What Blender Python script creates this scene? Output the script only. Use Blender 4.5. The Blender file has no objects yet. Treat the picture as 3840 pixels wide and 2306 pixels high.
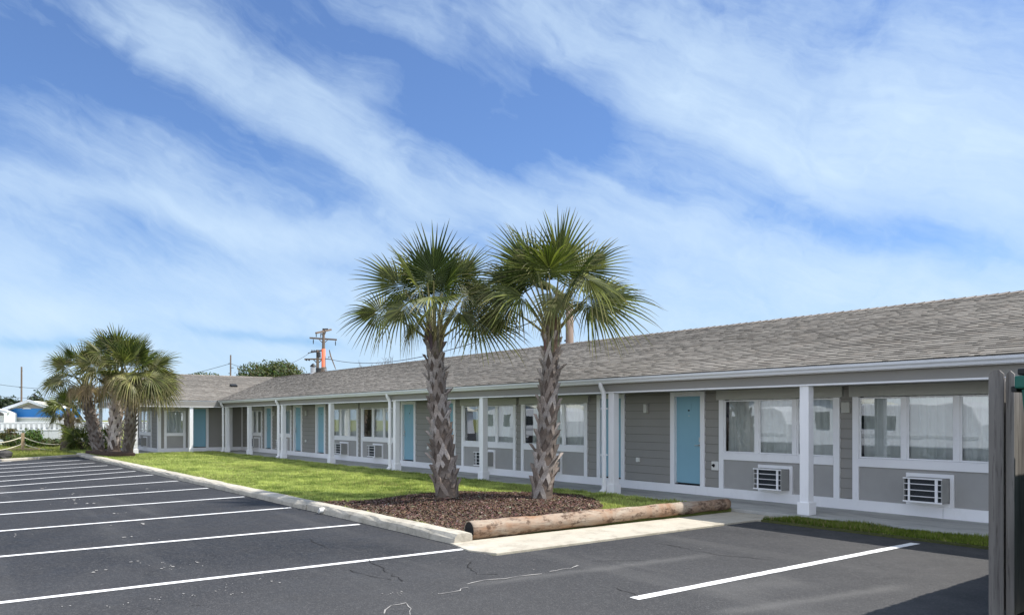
import bpy, math, random
import numpy as np
from mathutils import Vector, Matrix
random.seed(7)
rng = np.random.default_rng(11)
scene = bpy.context.scene
COL = scene.collection
R_ = math.radians

# ------------------------------------------------------------------ survey
F = 2850.0; HY = 1569.0; CH = 1.7
TH = math.atan(2230 / F)
FW = Vector((-math.cos(TH), math.sin(TH), 0)); RT = Vector((math.sin(TH), math.cos(TH), 0)); UP = Vector((0, 0, 1))
def at(px, py, t):
    return Vector((0, 0, CH)) + FW * t + RT * ((px - 1920) / F * t) + UP * ((HY - py) / F * t)
def gnd(px, py, z=0.0):
    return at(px, py, (CH - z) * F / (py - HY))
def onY(px, y):
    l = (px - 1920) / F
    return (FW.x + RT.x * l) * y / (FW.y + RT.y * l)
def onX(px, x):
    l = (px - 1920) / F
    return (FW.y + RT.y * l) * x / (FW.x + RT.x * l)

# ------------------------------------------------------------------ object helpers
def tag(o, label=None, cat=None, group=None, kind=None):
    if label: o['label'] = label
    if cat: o['category'] = cat
    if group: o['group'] = group
    if kind: o['kind'] = kind
    return o
def thing(name, label, cat, loc=(0, 0, 0), group=None):
    o = bpy.data.objects.new(name, None); COL.objects.link(o)
    o.location = loc; o.empty_display_size = 0.2
    return tag(o, label, cat, group)
def wloc(o):
    v = Vector((0, 0, 0))
    while o is not None:
        v += o.location; o = o.parent
    return v

class MB:
    """collects shapes (world coordinates) and links them as one mesh object"""
    def __init__(s):
        s.v = []; s.f = []; s.c = []; s.cc = (1, 1, 1)
    def vert(s, p):
        s.v.append((p[0], p[1], p[2])); s.c.append(s.cc); return len(s.v) - 1
    def face(s, *pts):
        s.f.append([s.vert(p) for p in pts])
    def box(s, x0, x1, y0, y1, z0, z1):
        b = len(s.v)
        for z in (z0, z1):
            for (x, y) in ((x0, y0), (x1, y0), (x1, y1), (x0, y1)): s.vert((x, y, z))
        for q in ((0, 3, 2, 1), (4, 5, 6, 7), (0, 1, 5, 4), (1, 2, 6, 5), (2, 3, 7, 6), (3, 0, 4, 7)):
            s.f.append([b + i for i in q])
    def obox(s, c, ax, ay, az):
        """oriented box: centre and three half-axis vectors"""
        c = Vector(c); ax = Vector(ax); ay = Vector(ay); az = Vector(az); b = len(s.v)
        for k in (-1, 1):
            for (i, j) in ((-1, -1), (1, -1), (1, 1), (-1, 1)): s.vert(c + ax * i + ay * j + az * k)
        for q in ((0, 3, 2, 1), (4, 5, 6, 7), (0, 1, 5, 4), (1, 2, 6, 5), (2, 3, 7, 6), (3, 0, 4, 7)):
            s.f.append([b + i for i in q])
    def bar(s, p0, p1, w, h, up=(0, 0, 1)):
        p0 = Vector(p0); p1 = Vector(p1); d = p1 - p0; L = d.length; d.normalize()
        u = Vector(up); sd = d.cross(u)
        if sd.length < 1e-4: sd = d.cross(Vector((1, 0, 0)))
        sd.normalize(); u = sd.cross(d).normalized()
        s.obox((p0 + p1) / 2, d * (L / 2), sd * (w / 2), u * (h / 2))
    def tube(s, pts, rad, n=8, cap=True):
        pts = [Vector(p) for p in pts]; m = len(pts)
        if not hasattr(rad, '__len__'): rad = [rad] * m
        rings = []; prev = None
        for i, p in enumerate(pts):
            d = (pts[min(i + 1, m - 1)] - pts[max(i - 1, 0)]).normalized()
            if prev is None:
                a = d.cross(Vector((0.13, 0.2, 1)))
                if a.length < 1e-3: a = d.cross(Vector((1, 0, 0)))
            else:
                a = prev - d * prev.dot(d)
            a.normalize(); prev = a; b = d.cross(a)
            rings.append([s.vert(p + (a * math.cos(2 * math.pi * k / n) + b * math.sin(2 * math.pi * k / n)) * rad[i]) for k in range(n)])
        for i in range(m - 1):
            for k in range(n):
                s.f.append([rings[i][k], rings[i][(k + 1) % n], rings[i + 1][(k + 1) % n], rings[i + 1][k]])
        if cap:
            s.f.append(rings[0][::-1]); s.f.append(rings[-1])
    def prism(s, poly, z0, z1):
        b = len(s.v); n = len(poly)
        for p in poly: s.vert((p[0], p[1], z0))
        for p in poly: s.vert((p[0], p[1], z1))
        s.f.append([b + i for i in range(n)][::-1]); s.f.append([b + n + i for i in range(n)])
        for i in range(n):
            j = (i + 1) % n; s.f.append([b + i, b + j, b + n + j, b + n + i])
    def sheet(s, poly, z):
        s.face(*[(p[0], p[1], z) for p in poly])
    def extrude_x(s, prof, x0, x1, closed=True):
        """profile of (y, z) run along x"""
        a = [s.vert((x0, y, z)) for y, z in prof]; b = [s.vert((x1, y, z)) for y, z in prof]
        n = len(prof)
        for i in range(n if closed else n - 1):
            j = (i + 1) % n; s.f.append([a[i], b[i], b[j], a[j]])
        if closed: s.f.append(a[::-1]); s.f.append(b)
    def build(s, name, m, parent=None, smooth=False, bevel=0.0, col=False, loc=None):
        o_ = wloc(parent) if parent is not None else (Vector(loc) if loc is not None else Vector((0, 0, 0)))
        me = bpy.data.meshes.new(name)
        me.from_pydata([(x - o_.x, y - o_.y, z - o_.z) for x, y, z in s.v], [], s.f)
        me.update()
        if col:
            a = me.color_attributes.new('Col', 'FLOAT_COLOR', 'POINT')
            arr = np.ones((len(s.v), 4), dtype=np.float32); arr[:, :3] = np.array(s.c, dtype=np.float32)
            a.data.foreach_set('color', arr.ravel())
        if smooth: me.polygons.foreach_set('use_smooth', [True] * len(me.polygons))
        if m is not None: me.materials.append(m)
        o = bpy.data.objects.new(name, me); COL.objects.link(o)
        if parent is not None: o.parent = parent
        elif loc is not None: o.location = loc
        if bevel > 0:
            bv = o.modifiers.new('Bevel', 'BEVEL'); bv.width = bevel; bv.segments = 2; bv.limit_method = 'ANGLE'
        return o

def np_mesh(name, verts, faces, m, cols=None, parent=None):
    """verts (N,3) and equal-size faces (M,k) as numpy arrays"""
    me = bpy.data.meshes.new(name); k = faces.shape[1]
    if parent is not None: verts = verts - np.array(wloc(parent))
    me.vertices.add(len(verts)); me.vertices.foreach_set('co', verts.astype(np.float32).ravel())
    me.loops.add(faces.size); me.loops.foreach_set('vertex_index', faces.astype(np.int32).ravel())
    me.polygons.add(len(faces)); me.polygons.foreach_set('loop_start', np.arange(0, faces.size, k, dtype=np.int32))
    me.update(calc_edges=True)
    if cols is not None:
        a = me.color_attributes.new('Col', 'FLOAT_COLOR', 'POINT')
        arr = np.ones((len(verts), 4), dtype=np.float32); arr[:, :3] = cols
        a.data.foreach_set('color', arr.ravel())
    me.materials.append(m)
    o = bpy.data.objects.new(name, me); COL.objects.link(o)
    if parent is not None: o.parent = parent
    return o

# ------------------------------------------------------------------ materials
class NT:
    def __init__(s, tree): s.t = tree
    def n(s, typ, **kw):
        nd = s.t.nodes.new(typ)
        for k, v in kw.items(): setattr(nd, k, v)
        return nd
    def l(s, a, b): s.t.links.new(a, b)
    def put(s, sock, v):
        if isinstance(v, bpy.types.NodeSocket): s.l(v, sock)
        else: sock.default_value = v
    def math(s, op, a, b=None, c=None, clamp=False):
        nd = s.n('ShaderNodeMath', operation=op); nd.use_clamp = clamp
        s.put(nd.inputs[0], a)
        if b is not None: s.put(nd.inputs[1], b)
        if c is not None: s.put(nd.inputs[2], c)
        return nd.outputs[0]
    def mix(s, f, a, b, blend='MIX'):
        nd = s.n('ShaderNodeMix', data_type='RGBA', blend_type=blend)
        s.put(nd.inputs[0], f)
        for i, v in ((6, a), (7, b)):
            if isinstance(v, bpy.types.NodeSocket): s.l(v, nd.inputs[i])
            else: nd.inputs[i].default_value = (*v, 1) if len(v) == 3 else v
        return nd.outputs[2]
    def noise(s, vec, scale, detail=4, rough=0.55, dist=0.0):
        nd = s.n('ShaderNodeTexNoise'); nd.inputs['Scale'].default_value = scale
        nd.inputs['Detail'].default_value = detail; nd.inputs['Roughness'].default_value = rough
        nd.inputs['Distortion'].default_value = dist
        if vec is not None: s.l(vec, nd.inputs['Vector'])
        return nd.outputs[0]
    def ramp(s, v, stops):
        nd = s.n('ShaderNodeValToRGB'); cr = nd.color_ramp
        while len(cr.elements) < len(stops): cr.elements.new(0.5)
        for e, (p, c) in zip(cr.elements, stops):
            e.position = p; e.color = (*c, 1) if hasattr(c, '__len__') else (c, c, c, 1)
        s.put(nd.inputs[0], v); return nd.outputs[0]
    def mapping(s, vec, scale=(1, 1, 1), rot=(0, 0, 0), loc=(0, 0, 0)):
        nd = s.n('ShaderNodeMapping'); s.l(vec, nd.inputs[0])
        nd.inputs['Scale'].default_value = scale; nd.inputs['Rotation'].default_value = rot; nd.inputs['Location'].default_value = loc
        return nd.outputs[0]

def base_mat(name, rough=0.6, metal=0.0, spec=0.3):
    m = bpy.data.materials.new(name); m.use_nodes = True
    t = NT(m.node_tree); b = m.node_tree.nodes['Principled BSDF']
    b.inputs['Roughness'].default_value = rough; b.inputs['Metallic'].default_value = metal
    b.inputs['Specular IOR Level'].default_value = spec
    return m, t, b
def bump(t, b, h, strength=0.3, dist=0.01):
    nd = t.n('ShaderNodeBump'); nd.inputs['Strength'].default_value = strength; nd.inputs['Distance'].default_value = dist
    t.l(h, nd.inputs['Height']); t.l(nd.outputs[0], b.inputs['Normal'])
def pos(t): return t.n('ShaderNodeNewGeometry').outputs['Position']

def speckled(name, c0, c1, scale=6, rough=0.7, fine=90, fs=0.25, bs=0.2, bd=0.004, spec=0.3, metal=0, stretch=(1, 1, 1)):
    """two-tone weathered surface: broad mottling plus fine grain"""
    m, t, b = base_mat(name, rough, metal, spec); p = t.mapping(pos(t), scale=stretch)
    n1 = t.noise(p, scale, 5, 0.6); n2 = t.noise(p, fine, 3, 0.6)
    f = t.math('ADD', t.math('MULTIPLY', n1, 1 - fs), t.math('MULTIPLY', n2, fs))
    f = t.ramp(f, [(0.3, 0.0), (0.7, 1.0)])
    t.l(t.mix(f, c0, c1), b.inputs['Base Color']); bump(t, b, n2, bs, bd)
    return m

def mat_asphalt():
    m, t, b = base_mat('asphalt', 0.78, 0, 0.16); p = pos(t)
    big = t.noise(p, 0.28, 5, 0.6, 0.6); mid = t.noise(p, 2.2, 5, 0.65); fine = t.noise(p, 120, 3, 0.7)
    c = t.mix(t.ramp(big, [(0.34, 0.0), (0.66, 1.0)]), (0.018, 0.020, 0.024), (0.042, 0.043, 0.047))
    # fresh sealer on the long left lot, older and greyer to the right
    sx = t.n('ShaderNodeSeparateXYZ'); t.l(p, sx.inputs[0])
    old = t.math('ADD', sx.outputs[0], t.math('MULTIPLY', t.math('SUBTRACT', big, 0.5), 6.0))
    old = t.ramp(t.math('MULTIPLY_ADD', old, 0.14, 1.35), [(0.0, 0.0), (1.0, 1.0)])
    c = t.mix(t.math('MULTIPLY', old, 0.75), c, (0.115, 0.112, 0.107))
    c = t.mix(t.ramp(mid, [(0.35, 0.0), (0.8, 0.55)]), c, (0.052, 0.053, 0.056))
    # aggregate
    v = t.n('ShaderNodeTexVoronoi'); v.inputs['Scale'].default_value = 70; t.l(p, v.inputs['Vector'])
    c = t.mix(t.ramp(v.outputs['Color'], [(0.55, 0.0), (0.95, 0.55)]), c, (0.16, 0.155, 0.15))
    c = t.mix(t.ramp(fine, [(0.42, 0.5), (0.62, 0.0)]), c, (0.016, 0.016, 0.018))
    # worn wheel tracks, long in x
    tr = t.noise(t.mapping(p, scale=(0.10, 1.1, 1)), 1.0, 4, 0.6)
    c = t.mix(t.ramp(tr, [(0.55, 0.0), (0.72, 0.40)]), c, (0.10, 0.098, 0.095))
    # two pale scrubbed tracks across the near bay
    def track(px0, py0, px1, py1, wid, amt, c):
        a_, b_ = gnd(px0, py0), gnd(px1, py1); dv = (b_ - a_); L_ = dv.length; dv.normalize(); nv = Vector((-dv.y, dv.x, 0))
        u_ = t.math('ADD', t.math('MULTIPLY', sx.outputs[0], dv.x / L_), t.math('MULTIPLY_ADD', sx.outputs[1], dv.y / L_, -(a_.x * dv.x + a_.y * dv.y) / L_))
        v_ = t.math('ADD', t.math('MULTIPLY', sx.outputs[0], nv.x / wid), t.math('MULTIPLY_ADD', sx.outputs[1], nv.y / wid, -(a_.x * nv.x + a_.y * nv.y) / wid))
        v_ = t.math('ADD', v_, t.math('MULTIPLY', t.math('SUBTRACT', mid, 0.5), 2.2))
        k_ = t.math('MULTIPLY', t.math('EXPONENT', t.math('MULTIPLY', t.math('MULTIPLY', v_, v_), -1.0)), t.ramp(u_, [(0.0, 0.0), (0.12, 1.0), (0.85, 1.0), (1.0, 0.0)]))
        return t.mix(t.math('MULTIPLY', k_, t.math('MULTIPLY', amt, t.ramp(fine, [(0.3, 0.6), (0.6, 1.0)]))), c, (0.20, 0.195, 0.185))
    c = track(1700, 2200, 2720, 2072, 0.10, 0.24, c); c = track(2660, 2306, 3420, 2190, 0.10, 0.28, c); c = track(2640, 2215, 3010, 2170, 0.30, 0.20, c)
    # hairline cracks
    ck = t.n('ShaderNodeTexVoronoi', feature='DISTANCE_TO_EDGE'); ck.inputs['Scale'].default_value = 0.42
    wp = t.n('ShaderNodeVectorMath', operation='ADD'); t.l(p, wp.inputs[0])
    nz = t.n('ShaderNodeTexNoise'); nz.inputs['Scale'].default_value = 1.6; nz.inputs['Detail'].default_value = 6; t.l(p, nz.inputs['Vector'])
    sc = t.n('ShaderNodeVectorMath', operation='SCALE'); t.l(nz.outputs['Color'], sc.inputs[0]); sc.inputs['Scale'].default_value = 1.5
    t.l(sc.outputs[0], wp.inputs[1]); t.l(wp.outputs[0], ck.inputs['Vector'])
    line = t.ramp(ck.outputs['Distance'], [(0.0, 1.0), (0.0045, 0.0)])
    msk = t.ramp(t.noise(p, 0.5, 3), [(0.5, 0.0), (0.6, 0.8)])
    c = t.mix(t.math('MULTIPLY', line, msk), c, (0.012, 0.012, 0.012))
    # scraped pale flecks
    fl = t.math('MULTIPLY', t.ramp(t.noise(t.mapping(p, scale=(1, 1.6, 1)), 5.0, 7, 0.75), [(0.66, 0.0), (0.70, 0.85)]), t.ramp(t.noise(p, 0.55, 3), [(0.56, 0.0), (0.66, 1.0)]))
    c = t.mix(fl, c, (0.38, 0.37, 0.34))
    t.l(c, b.inputs['Base Color'])
    t.l(t.ramp(mid, [(0.3, 0.62), (0.7, 0.85)]), b.inputs['Roughness'])
    bump(t, b, t.math('ADD', fine, t.math('MULTIPLY', v.outputs['Distance'], 0.6)), 0.55, 0.006)
    return m

def mat_paintline():
    m, t, b = base_mat('road_paint', 0.6); p = pos(t)
    w = t.ramp(t.noise(p, 26, 6, 0.7), [(0.30, 0.75), (0.36, 0.0)])
    c = t.mix(t.noise(p, 5, 4), (0.70, 0.70, 0.69), (0.82, 0.82, 0.81))
    t.l(t.mix(w, c, (0.16, 0.16, 0.16)), b.inputs['Base Color']); bump(t, b, t.noise(p, 120, 3), 0.3, 0.004)
    return m

def mat_concrete(name, c0, c1, stain=0.5, stainc=(0.10, 0.095, 0.085), stretch=(1, 1, 1)):
    m, t, b = base_mat(name, 0.82, 0, 0.25); p = t.mapping(pos(t), scale=stretch)
    c = t.mix(t.ramp(t.noise(p, 1.8, 6, 0.65), [(0.3, 0.0), (0.7, 1.0)]), c0, c1)
    c = t.mix(t.ramp(t.noise(p, 3.5, 8, 0.72, 0.4), [(0.50, 0.0), (0.72, stain)]), c, stainc)
    g = t.noise(p, 110, 4, 0.7)
    c = t.mix(t.ramp(g, [(0.3, 0.35), (0.5, 0.0)]), c, tuple(v * 0.45 for v in c0))
    t.l(c, b.inputs['Base Color']); bump(t, b, t.math('ADD', g, t.noise(p, 18, 5)), 0.45, 0.008)
    return m

def mat_vcol(name, rough=0.7, spec=0.25, trans=0.0, grain=0.0, gscale=40, bs=0.0, tint=(1.25, 1.45, 0.55)):
    """colour held by the mesh (each shingle, blade, chip or leaf its own tone)"""
    m, t, b = base_mat(name, rough, 0, spec)
    a = t.n('ShaderNodeVertexColor'); a.layer_name = 'Col'; c = a.outputs['Color']
    if grain:
        g = t.noise(pos(t), gscale, 4, 0.65)
        c = t.mix(t.ramp(g, [(0.3, grain), (0.62, 0.0)]), c, (0.02, 0.017, 0.015))
        if bs: bump(t, b, g, bs, 0.006)
    t.l(c, b.inputs['Base Color'])
    if trans > 0:
        tr = t.n('ShaderNodeBsdfTranslucent'); t.l(t.mix(1.0, c, tint, 'MULTIPLY'), tr.inputs['Color'])
        mx = t.n('ShaderNodeMixShader'); mx.inputs[0].default_value = trans
        t.l(b.outputs[0], mx.inputs[1]); t.l(tr.outputs[0], mx.inputs[2])
        t.l(mx.outputs[0], m.node_tree.nodes['Material Output'].inputs['Surface'])
    return m

def mat_painted(name, c, rough=0.5, dirt=0.25, streak=True, dirtc=(0.25, 0.24, 0.21), bs=0.12):
    m, t, b = base_mat(name, rough, 0, 0.35); p = pos(t)
    n1 = t.noise(t.mapping(p, scale=(1, 1, 0.25) if streak else (1, 1, 1)), 7, 6, 0.7)
    n2 = t.noise(p, 0.9, 4)
    cc = t.mix(t.ramp(n2, [(0.3, 0.0), (0.7, 1.0)]), tuple(v * 0.93 for v in c), c)
    cc = t.mix(t.ramp(n1, [(0.56, 0.0), (0.8, dirt)]), cc, dirtc)
    t.l(cc, b.inputs['Base Color']); bump(t, b, t.noise(p, 60, 4), bs, 0.004)
    return m

def mat_wood(name, c0, c1, c2, axis='Z', scale=9):
    m, t, b = base_mat(name, 0.8, 0, 0.2); p = pos(t)
    s = {'X': (0.08, 1, 1), 'Y': (1, 0.08, 1), 'Z': (1, 1, 0.06)}[axis]
    q = t.mapping(p, scale=s)
    g = t.noise(q, scale * 6, 6, 0.7, 0.5); h = t.noise(q, scale, 4, 0.6, 0.6)
    c = t.mix(t.ramp(h, [(0.3, 0.0), (0.7, 1.0)]), c0, c1)
    c = t.mix(t.ramp(g, [(0.52, 0.0), (0.74, 0.85)]), c, c2)
    t.l(c, b.inputs['Base Color']); bump(t, b, g, 0.6, 0.006)
    return m

def mat_glass():
    m = bpy.data.materials.new('window_glass'); m.use_nodes = True; t = NT(m.node_tree)
    for nd in list(m.node_tree.nodes): m.node_tree.nodes.remove(nd)
    out = t.n('ShaderNodeOutputMaterial'); tr = t.n('ShaderNodeBsdfTransparent'); tr.inputs[0].default_value = (0.86, 0.90, 0.89, 1)
    gl = t.n('ShaderNodeBsdfGlossy'); gl.inputs['Roughness'].default_value = 0.0; gl.inputs['Color'].default_value = (0.95, 0.98, 1.0, 1)
    bp = t.n('ShaderNodeBump'); bp.inputs['Strength'].default_value = 0.05; bp.inputs['Distance'].default_value = 0.018
    t.l(t.noise(pos(t), 1.7, 1, 0.5), bp.inputs['Height']); t.l(bp.outputs[0], gl.inputs['Normal'])
    fr = t.n('ShaderNodeFresnel'); fr.inputs['IOR'].default_value = 1.5
    f = t.math('MULTIPLY_ADD', fr.outputs[0], 1.7, 0.14, clamp=True)
    mx = t.n('ShaderNodeMixShader'); t.l(f, mx.inputs[0]); t.l(tr.outputs[0], mx.inputs[1]); t.l(gl.outputs[0], mx.inputs[2])
    t.l(mx.outputs[0], out.inputs['Surface'])
    return m

M = {}
M['asphalt'] = mat_asphalt()
M['line'] = mat_paintline()
M['kerb'] = mat_concrete('kerb_concrete', (0.40, 0.37, 0.305), (0.54, 0.50, 0.42), 0.75, (0.15, 0.135, 0.105))
M['apron'] = mat_concrete('apron_concrete', (0.40, 0.365, 0.295), (0.51, 0.47, 0.39), 0.65, (0.20, 0.175, 0.135))
M['walk'] = mat_concrete('walk_concrete', (0.36, 0.36, 0.34), (0.50, 0.50, 0.47), 0.8, (0.16, 0.165, 0.16), (0.35, 1.4, 1))
M['soil'] = speckled('lawn_soil', (0.085, 0.11, 0.025), (0.20, 0.22, 0.065), 2.2, 0.95, 40, 0.4, 0.5, 0.02)
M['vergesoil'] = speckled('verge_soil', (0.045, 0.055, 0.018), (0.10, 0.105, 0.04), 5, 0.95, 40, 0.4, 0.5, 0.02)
M['field'] = speckled('field_grass', (0.13, 0.15, 0.04), (0.21, 0.21, 0.07), 0.35, 0.95, 9, 0.35, 0.5, 0.03)
M['blade'] = mat_vcol('grass_blade', 0.6, 0.2, 0.35, tint=(1.15, 1.15, 0.85))
M['mulchbase'] = speckled('mulch_bed', (0.045, 0.028, 0.020), (0.10, 0.065, 0.048), 14, 0.95, 60, 0.5, 0.8, 0.03)
M['chip'] = mat_vcol('mulch_chip', 0.9, 0.15, 0.0, 0.5, 90)
M['shingle'] = mat_vcol('asphalt_shingle', 0.92, 0.15, 0.0, 0.30, 55, 0.35)
M['siding'] = mat_painted('siding_paint', (0.285, 0.276, 0.255), 0.6, 0.25, True, (0.17, 0.163, 0.15), 0.3)
M['lapshadow'] = mat_painted('joint_shadow_paint', (0.15, 0.144, 0.132), 0.8, 0.2)
M['stucco'] = speckled('stucco_paint', (0.325, 0.321, 0.309), (0.375, 0.371, 0.358), 3, 0.85, 190, 0.35, 0.5, 0.006)
M['white'] = mat_painted('white_trim_paint', (0.84, 0.845, 0.86), 0.45, 0.22, True, (0.45, 0.44, 0.41))
M['header'] = mat_painted('header_paint', (0.46, 0.46, 0.42), 0.55, 0.15)
M['beam'] = mat_painted('beam_paint', (0.28, 0.27, 0.25), 0.6, 0.15, False, (0.14, 0.135, 0.125))
M['soffit'] = mat_painted('soffit_paint', (0.33, 0.33, 0.31), 0.7, 0.15, False)
M['gutter'] = mat_painted('gutter_enamel', (0.72, 0.74, 0.77), 0.32, 0.25, False, (0.38, 0.37, 0.34))
M['door'] = mat_painted('door_blue_paint', (0.23, 0.43, 0.53), 0.45, 0.18, True, (0.12, 0.29, 0.36))
M['glass'] = mat_glass()
M['curtain'] = speckled('curtain_cloth', (0.66, 0.67, 0.66), (0.80, 0.80, 0.78), 2.5, 0.9, 160, 0.2, 0.1, 0.002)
M['dark'] = speckled('dark_void', (0.012, 0.012, 0.013), (0.02, 0.02, 0.02), 4, 0.9)
M['steel'] = speckled('satin_steel', (0.5, 0.5, 0.5), (0.62, 0.62, 0.6), 20, 0.35, 80, 0.3, 0.05, 0.001, 0.5, 0.9)
M['accase'] = mat_painted('cooler_enamel', (0.34, 0.34, 0.325), 0.5, 0.35, True, (0.18, 0.17, 0.15))
M['coil'] = speckled('cooler_coil', (0.018, 0.022, 0.027), (0.04, 0.05, 0.06), 30, 0.5, 160, 0.5, 0.4, 0.004, 0.4, 0.3)
M['plastic'] = mat_painted('white_plastic', (0.72, 0.72, 0.69), 0.4, 0.2, False)
M['lampbody'] = mat_painted('lamp_shade_glass', (0.55, 0.55, 0.51), 0.35, 0.2, False)
M['trunk'] = mat_vcol('palm_trunk', 0.9, 0.15, 0.0, 0.45, 38, 0.6)
M['frond'] = mat_vcol('palm_frond', 0.5, 0.28, 0.18)
M['fence'] = mat_wood('weathered_fence', (0.15, 0.138, 0.126), (0.36, 0.335, 0.305), (0.04, 0.034, 0.03), 'Z', 7)
M['log'] = None
M['pole'] = mat_wood('pole_timber', (0.15, 0.11, 0.085), (0.24, 0.185, 0.15), (0.06, 0.045, 0.035), 'Z', 3)
M['orange'] = mat_painted('orange_red_paint', (0.62, 0.155, 0.075), 0.6, 0.4, True, (0.33, 0.13, 0.08))
M['galv'] = speckled('galvanised_metal', (0.42, 0.43, 0.43), (0.6, 0.6, 0.6), 9, 0.5, 70, 0.3, 0.1, 0.003, 0.5, 0.6)
M['green'] = mat_painted('green_enamel', (0.012, 0.115, 0.085), 0.45, 0.4, True, (0.03, 0.06, 0.045))
M['black'] = mat_painted('black_plastic', (0.014, 0.015, 0.015), 0.5, 0.3, False, (0.05, 0.05, 0.045))
M['vinyl'] = mat_painted('white_vinyl', (0.74, 0.76, 0.78), 0.5, 0.35, True, (0.40, 0.42, 0.42))
M['vinylgrey'] = mat_painted('grey_vinyl', (0.52, 0.54, 0.55), 0.55, 0.4, True, (0.30, 0.31, 0.31))
M['blue'] = mat_painted('bright_blue_paint', (0.035, 0.24, 0.66), 0.5, 0.12, False, (0.03, 0.18, 0.5))
M['gable'] = mat_painted('grey_gable_siding', (0.30, 0.29, 0.29), 0.7, 0.3)
M['metalroof'] = mat_painted('pale_metal_roof', (0.72, 0.70, 0.58), 0.5, 0.25)
M['rope'] = speckled('pale_rope', (0.55, 0.50, 0.36), (0.75, 0.70, 0.55), 60, 0.9, 200)
M['post'] = mat_wood('post_timber', (0.34, 0.25, 0.15), (0.45, 0.34, 0.22), (0.17, 0.12, 0.07), 'Z', 9)
M['leaf'] = mat_vcol('tree_leaf', 0.55, 0.3, 0.25)
M['bark'] = speckled('tree_bark', (0.07, 0.055, 0.045), (0.14, 0.115, 0.095), 9, 0.9, 40, 0.4, 0.7, 0.02)
M['stone'] = speckled('dark_stone', (0.03, 0.03, 0.03), (0.09, 0.085, 0.08), 5, 0.9, 40, 0.4, 0.7, 0.03)
M['wire'] = speckled('cable', (0.03, 0.03, 0.035), (0.05, 0.05, 0.055), 5, 0.7)
M['rubber'] = speckled('rubber', (0.02, 0.02, 0.02), (0.035, 0.035, 0.035), 15, 0.85)
M['tint'] = speckled('tinted_glass', (0.015, 0.02, 0.022), (0.025, 0.03, 0.032), 2, 0.08, 4, 0.1, 0.0, 0.001, 0.6)
M['scuff'] = mat_concrete('scraped_patch', (0.26, 0.25, 0.235), (0.42, 0.405, 0.38), 0.9, (0.08, 0.08, 0.08))
M['crack'] = speckled('crack_dark', (0.012, 0.012, 0.012), (0.025, 0.025, 0.025), 12, 0.95)
def mat_log():
    m, t, b = base_mat('log_weathered', 0.85, 0, 0.2); p = pos(t)
    q = t.mapping(p, scale=(1, 0.10, 1), rot=(0, 0, R_(-3.8)))
    g = t.noise(q, 34, 6, 0.7, 0.6); h = t.noise(t.mapping(p, scale=(1, 0.55, 1)), 2.6, 6, 0.65, 0.8)
    c = t.mix(t.ramp(h, [(0.36, 0.0), (0.66, 1.0)]), (0.36, 0.30, 0.235), (0.27, 0.145, 0.078))
    k = t.noise(t.mapping(p, scale=(1, 0.6, 1)), 7, 7, 0.75)
    c = t.mix(t.ramp(k, [(0.50, 0.0), (0.60, 0.9)]), c, (0.085, 0.052, 0.036))
    c = t.mix(t.ramp(g, [(0.54, 0.0), (0.70, 0.7)]), c, (0.09, 0.06, 0.045))
    t.l(c, b.inputs['Base Color']); bump(t, b, t.math('ADD', g, k), 0.8, 0.015)
    return m
M['log'] = mat_log()

def vnoise(x, y, s, seed=0):
    """value noise on numpy arrays"""
    x = x * s; y = y * s; xi = np.floor(x).astype(np.int64); yi = np.floor(y).astype(np.int64); fx = x - xi; fy = y - yi
    def h(a, b):
        n = (a * 374761393 + b * 668265263 + seed * 144269) & 0xffffffff
        n = ((n ^ (n >> 13)) * 1274126177) & 0xffffffff
        return ((n ^ (n >> 16)) & 0xffff) / 65535.0
    fx = fx * fx * (3 - 2 * fx); fy = fy * fy * (3 - 2 * fy)
    return (h(xi, yi) * (1 - fx) + h(xi + 1, yi) * fx) * (1 - fy) + (h(xi, yi + 1) * (1 - fx) + h(xi + 1, yi + 1) * fx) * fy

# ================================================================== SETTING
KY0, KY1 = 5.71, 6.01          # kerb along the lawn
EAVE_Y, WALL_Y, POST_Y, WALK_Z = 11.55, 13.15, 11.86, 0.08
WX_EAVE, WX_WALL, WX_POST = -38.10, -39.35, -38.18      # the short left wing
EAVE_Z, SL = 2.565, 0.325
HALF = 4.5

b = MB(); n = 64
b.face(*[(900 * math.cos(2 * math.pi * i / n), 900 * math.sin(2 * math.pi * i / n), -0.03) for i in range(n)])
tag(b.build('ground', M['field']), kind='structure')

kf = gnd(279, 1711); ke = gnd(34, 1727)
b = MB()
lot = [(-8.0, 5.70), (-7.55, 5.62), (-7.42, 10.96), (30, 10.90), (30, -30), (-95, -30), (-95, -1.5), (ke.x, ke.y), (kf.x, kf.y), (-39.4, 5.75)]
b.sheet(lot, 0.0)
tag(b.build('parking_lot', M['asphalt']), kind='structure')

# lawn island, narrow verge, walk, apron
b = MB()
b.prism([(-8.72, 6.0), (-8.40, 11.62), (-38.2, 11.62), (-38.2, 7.2), (-46, 7.2), (-46, 6.0)], -0.02, 0.085)
tag(b.build('lawn', M['soil']), kind='structure')
b = MB()
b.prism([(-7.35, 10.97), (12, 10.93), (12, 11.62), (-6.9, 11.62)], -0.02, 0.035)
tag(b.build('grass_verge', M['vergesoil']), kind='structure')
b = MB()
b.box(-39.5, 12, 11.62, 13.2, -0.02, WALK_Z)
b.prism([(-38.0, 7.6), (-38.0, 11.62), (-46.5, 11.62), (-46.5, 7.6)], -0.02, WALK_Z - 0.004)
tag(b.build('porch_walk', M['walk'], bevel=0.01), kind='structure')
b = MB()
b.prism([(-8.62, 5.68), (-8.0, 5.55), (-7.60, 5.70), (-7.46, 10.97), (-6.95, 11.615), (-8.36, 11.615)], -0.02, 0.022)
b.cc = (1, 1, 1)
tag(b.build('concrete_apron', M['apron'], bevel=0.008), kind='structure')

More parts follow.
